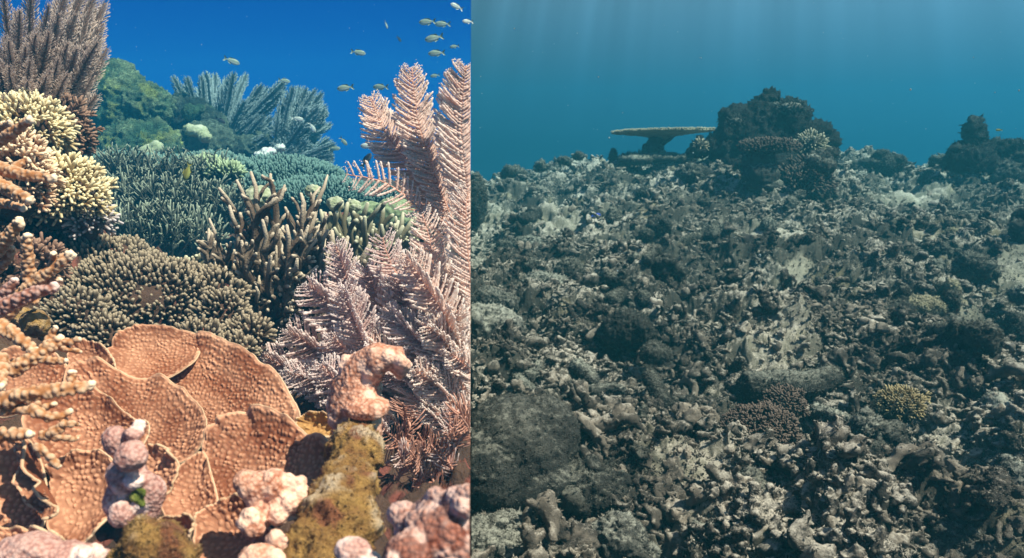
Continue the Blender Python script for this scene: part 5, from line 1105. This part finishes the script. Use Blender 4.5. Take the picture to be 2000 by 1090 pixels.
for lvl, cnt, dmn, dmx, pw in ((1, 7200, 1.0, 3.2, 1.0), (0, 15000, 2.4, 9.2, 1.25)):
    protos = [rub_proto(k_ + 4 * 3, lvl) for k_ in range(12)]
    x, y = scatter(cnt, dmn, dmx, pw); p0 = np.stack([x, y, np.zeros(cnt)], 1); m_ = sand_dapple_mask(p0); keep = rng.uniform(size=cnt) > m_ * 1.1; x, y, m_ = x[keep], y[keep], m_[keep]
    z = ground_r(x, y); s_ = np.exp(rng.normal(math.log(.040), .5, len(x))).clip(.014, .13) * (1 - .5 * m_); s_ = s_ * np.where(y > 4, 1 + (y - 4) * .07, 1)
    s_ = s_ * np.where(y < 2.4, 1.08, 1)
    Mx = euler_m(len(x)) * s_[:, None, None]; T = np.stack([x, y, z + s_ * rng.uniform(-.05, .28, len(x))], 1)
    w = rng.integers(0, 12, len(x)); dv = rng.choice([0, 0, 0, .1, .3], len(x)) + m_ * .4 + .15 * sst(.05, .6, fbm(T * 1.6, 91, 2))  # broad noise term paints sun dapples onto the rubble
    for k_ in range(12):
        s2 = w == k_; mb.inst(protos[k_], Mx[s2], T[s2], dv=dv[s2])
x, y = scatter(70000, 1.0, 4.5, 1.0); T = np.stack([x, y, ground_r(x, y)], 1); fuzz(mb, T, np.tile(A(0, 0, 1), (len(T), 1)), 110000, .007, rng, .8)
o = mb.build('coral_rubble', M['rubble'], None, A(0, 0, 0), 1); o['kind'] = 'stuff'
# 300 of the larger pieces, each an object
KN = ['bent_coral_fragment', 'forked_coral_fragment', 'lumpy_coral_fragment', 'flat_coral_fragment']
KL = ['bent coral finger', 'forked coral fragment', 'knobbed coral lump', 'flat coral slab']
meshes = {}
def place_fragment(kd, var, x, y, s_, label, group, mt='rubble'):
    key = (kd, var, mt)
    if key not in meshes:
        v, q, t, a = rub_proto(kd + 4 * (var + 9), 3 if mt == 'dead_dark' else 2); o = mkmesh(KN[kd], v, q, t, a, M[mt], None, A(0, 0, 0)); meshes[key] = o
    else:
        o = meshes[key].copy(); COL.objects.link(o)
    o.location = (x, y, float(ground_r(x, y)[0]) + s_ * .12); o.scale = (s_, s_, s_)
    o.rotation_euler = (random.uniform(-.3, .3), random.uniform(-.5, .3) - (random.random() < .25) * random.uniform(.5, 1.2), random.uniform(0, 6.28))
    tag(o, label, 'coral rubble', group)
cand = []
x, y = scatter(2600, 1.35, 6.0, 1.05)
s_ = np.exp(rng.normal(math.log(.092), .3, len(x))).clip(.055, .16)
p0 = np.stack([x, y, ground_r(x, y)], 1); px, py, dd = proj(p0)
ok = ~((np.abs(px - 1760) < 85) & (py > 740) & (py < 900)) & ~((np.abs(px - 1480) < 110) & (py > 790) & (py < 960)) & ~((px < 1180) & (py > 780)) & (px > 935) & (px < 1990) & (py < 1080) & (sand_dapple_mask(p0) < .35); idx = np.argsort(-(s_ / dd) * ok)[:1200]; idx = rng.permutation(idx)[:290]; big_ = set(idx[:30].tolist())
def region(px, py):
    if py < 420: v_ = 'on the far slope'
    elif py < 560: v_ = 'in the middle ground'
    elif py < 760: v_ = 'in the nearer middle ground'
    else: v_ = 'in the foreground'
    h_ = ['beside the seam', 'left of centre', 'at the centre', 'right of centre', 'near the right edge'][min(int((px - 920) / 216), 4)]
    return v_ + ' ' + h_
cnt_ = {}
for i in idx:
    if not ok[i]: continue
    kd = int(rng.integers(0, 4)); r_ = region(px[i], py[i]); sz = 'larger' if s_[i] > .085 else 'smaller'
    if i in big_: s_[i] *= rng.uniform(1.4, 2.1); kd = int(rng.choice([0, 1, 2])); sz = 'big dark'
    else: sz = sz + ' grey'
    lab = f'{sz} {KL[kd]} {r_}'
    place_fragment(kd, int(rng.integers(0, 4)), float(x[i]), float(y[i]), float(s_[i]), lab, lab.replace('smaller ', '').replace('larger ', '').replace(KL[kd], KL[kd] + 's'), 'dead_dark' if i in big_ else 'rubble')
# ------------------------------------------------------------------ particles drifting in the water
mb = MB(); n_ = 300; v, f = ico(1)
px = rng.uniform(925, 2000, n_); py = rng.uniform(-10, 560, n_) ; dd = rng.uniform(1.4, 4.5, n_)
T = np.array([P(a_, b_, c_) for a_, b_, c_ in zip(px, py, dd)]); s_ = np.exp(rng.normal(math.log(.00042), .45, n_)) * dd ** .6
T = T[T[:, 2] > zr(T[:, 0], T[:, 1]) + .1]; s_ = s_[:len(T)]
mb.inst((v * A(1, 1, 1.2), E4, f, np.zeros(len(v))), np.eye(3)[None] * s_[:, None, None], T)
o = mb.build('drifting_particles', M['speck'], None, A(0, 0, 0), 1); o['kind'] = 'stuff'
mb = MB(); T = np.array([P(rng.uniform(0, 915), rng.uniform(-10, 330), rng.uniform(.8, 1.3)) for _ in range(70)]); s_ = np.exp(rng.normal(math.log(.00035), .4, 70))
mb.inst((v * A(1, 1, 1.2), E4, f, np.zeros(len(v))), np.eye(3)[None] * s_[:, None, None], T)
o = mb.build('drifting_particles', M['speck'], None, A(0, 0, 0), -1); o['kind'] = 'stuff'
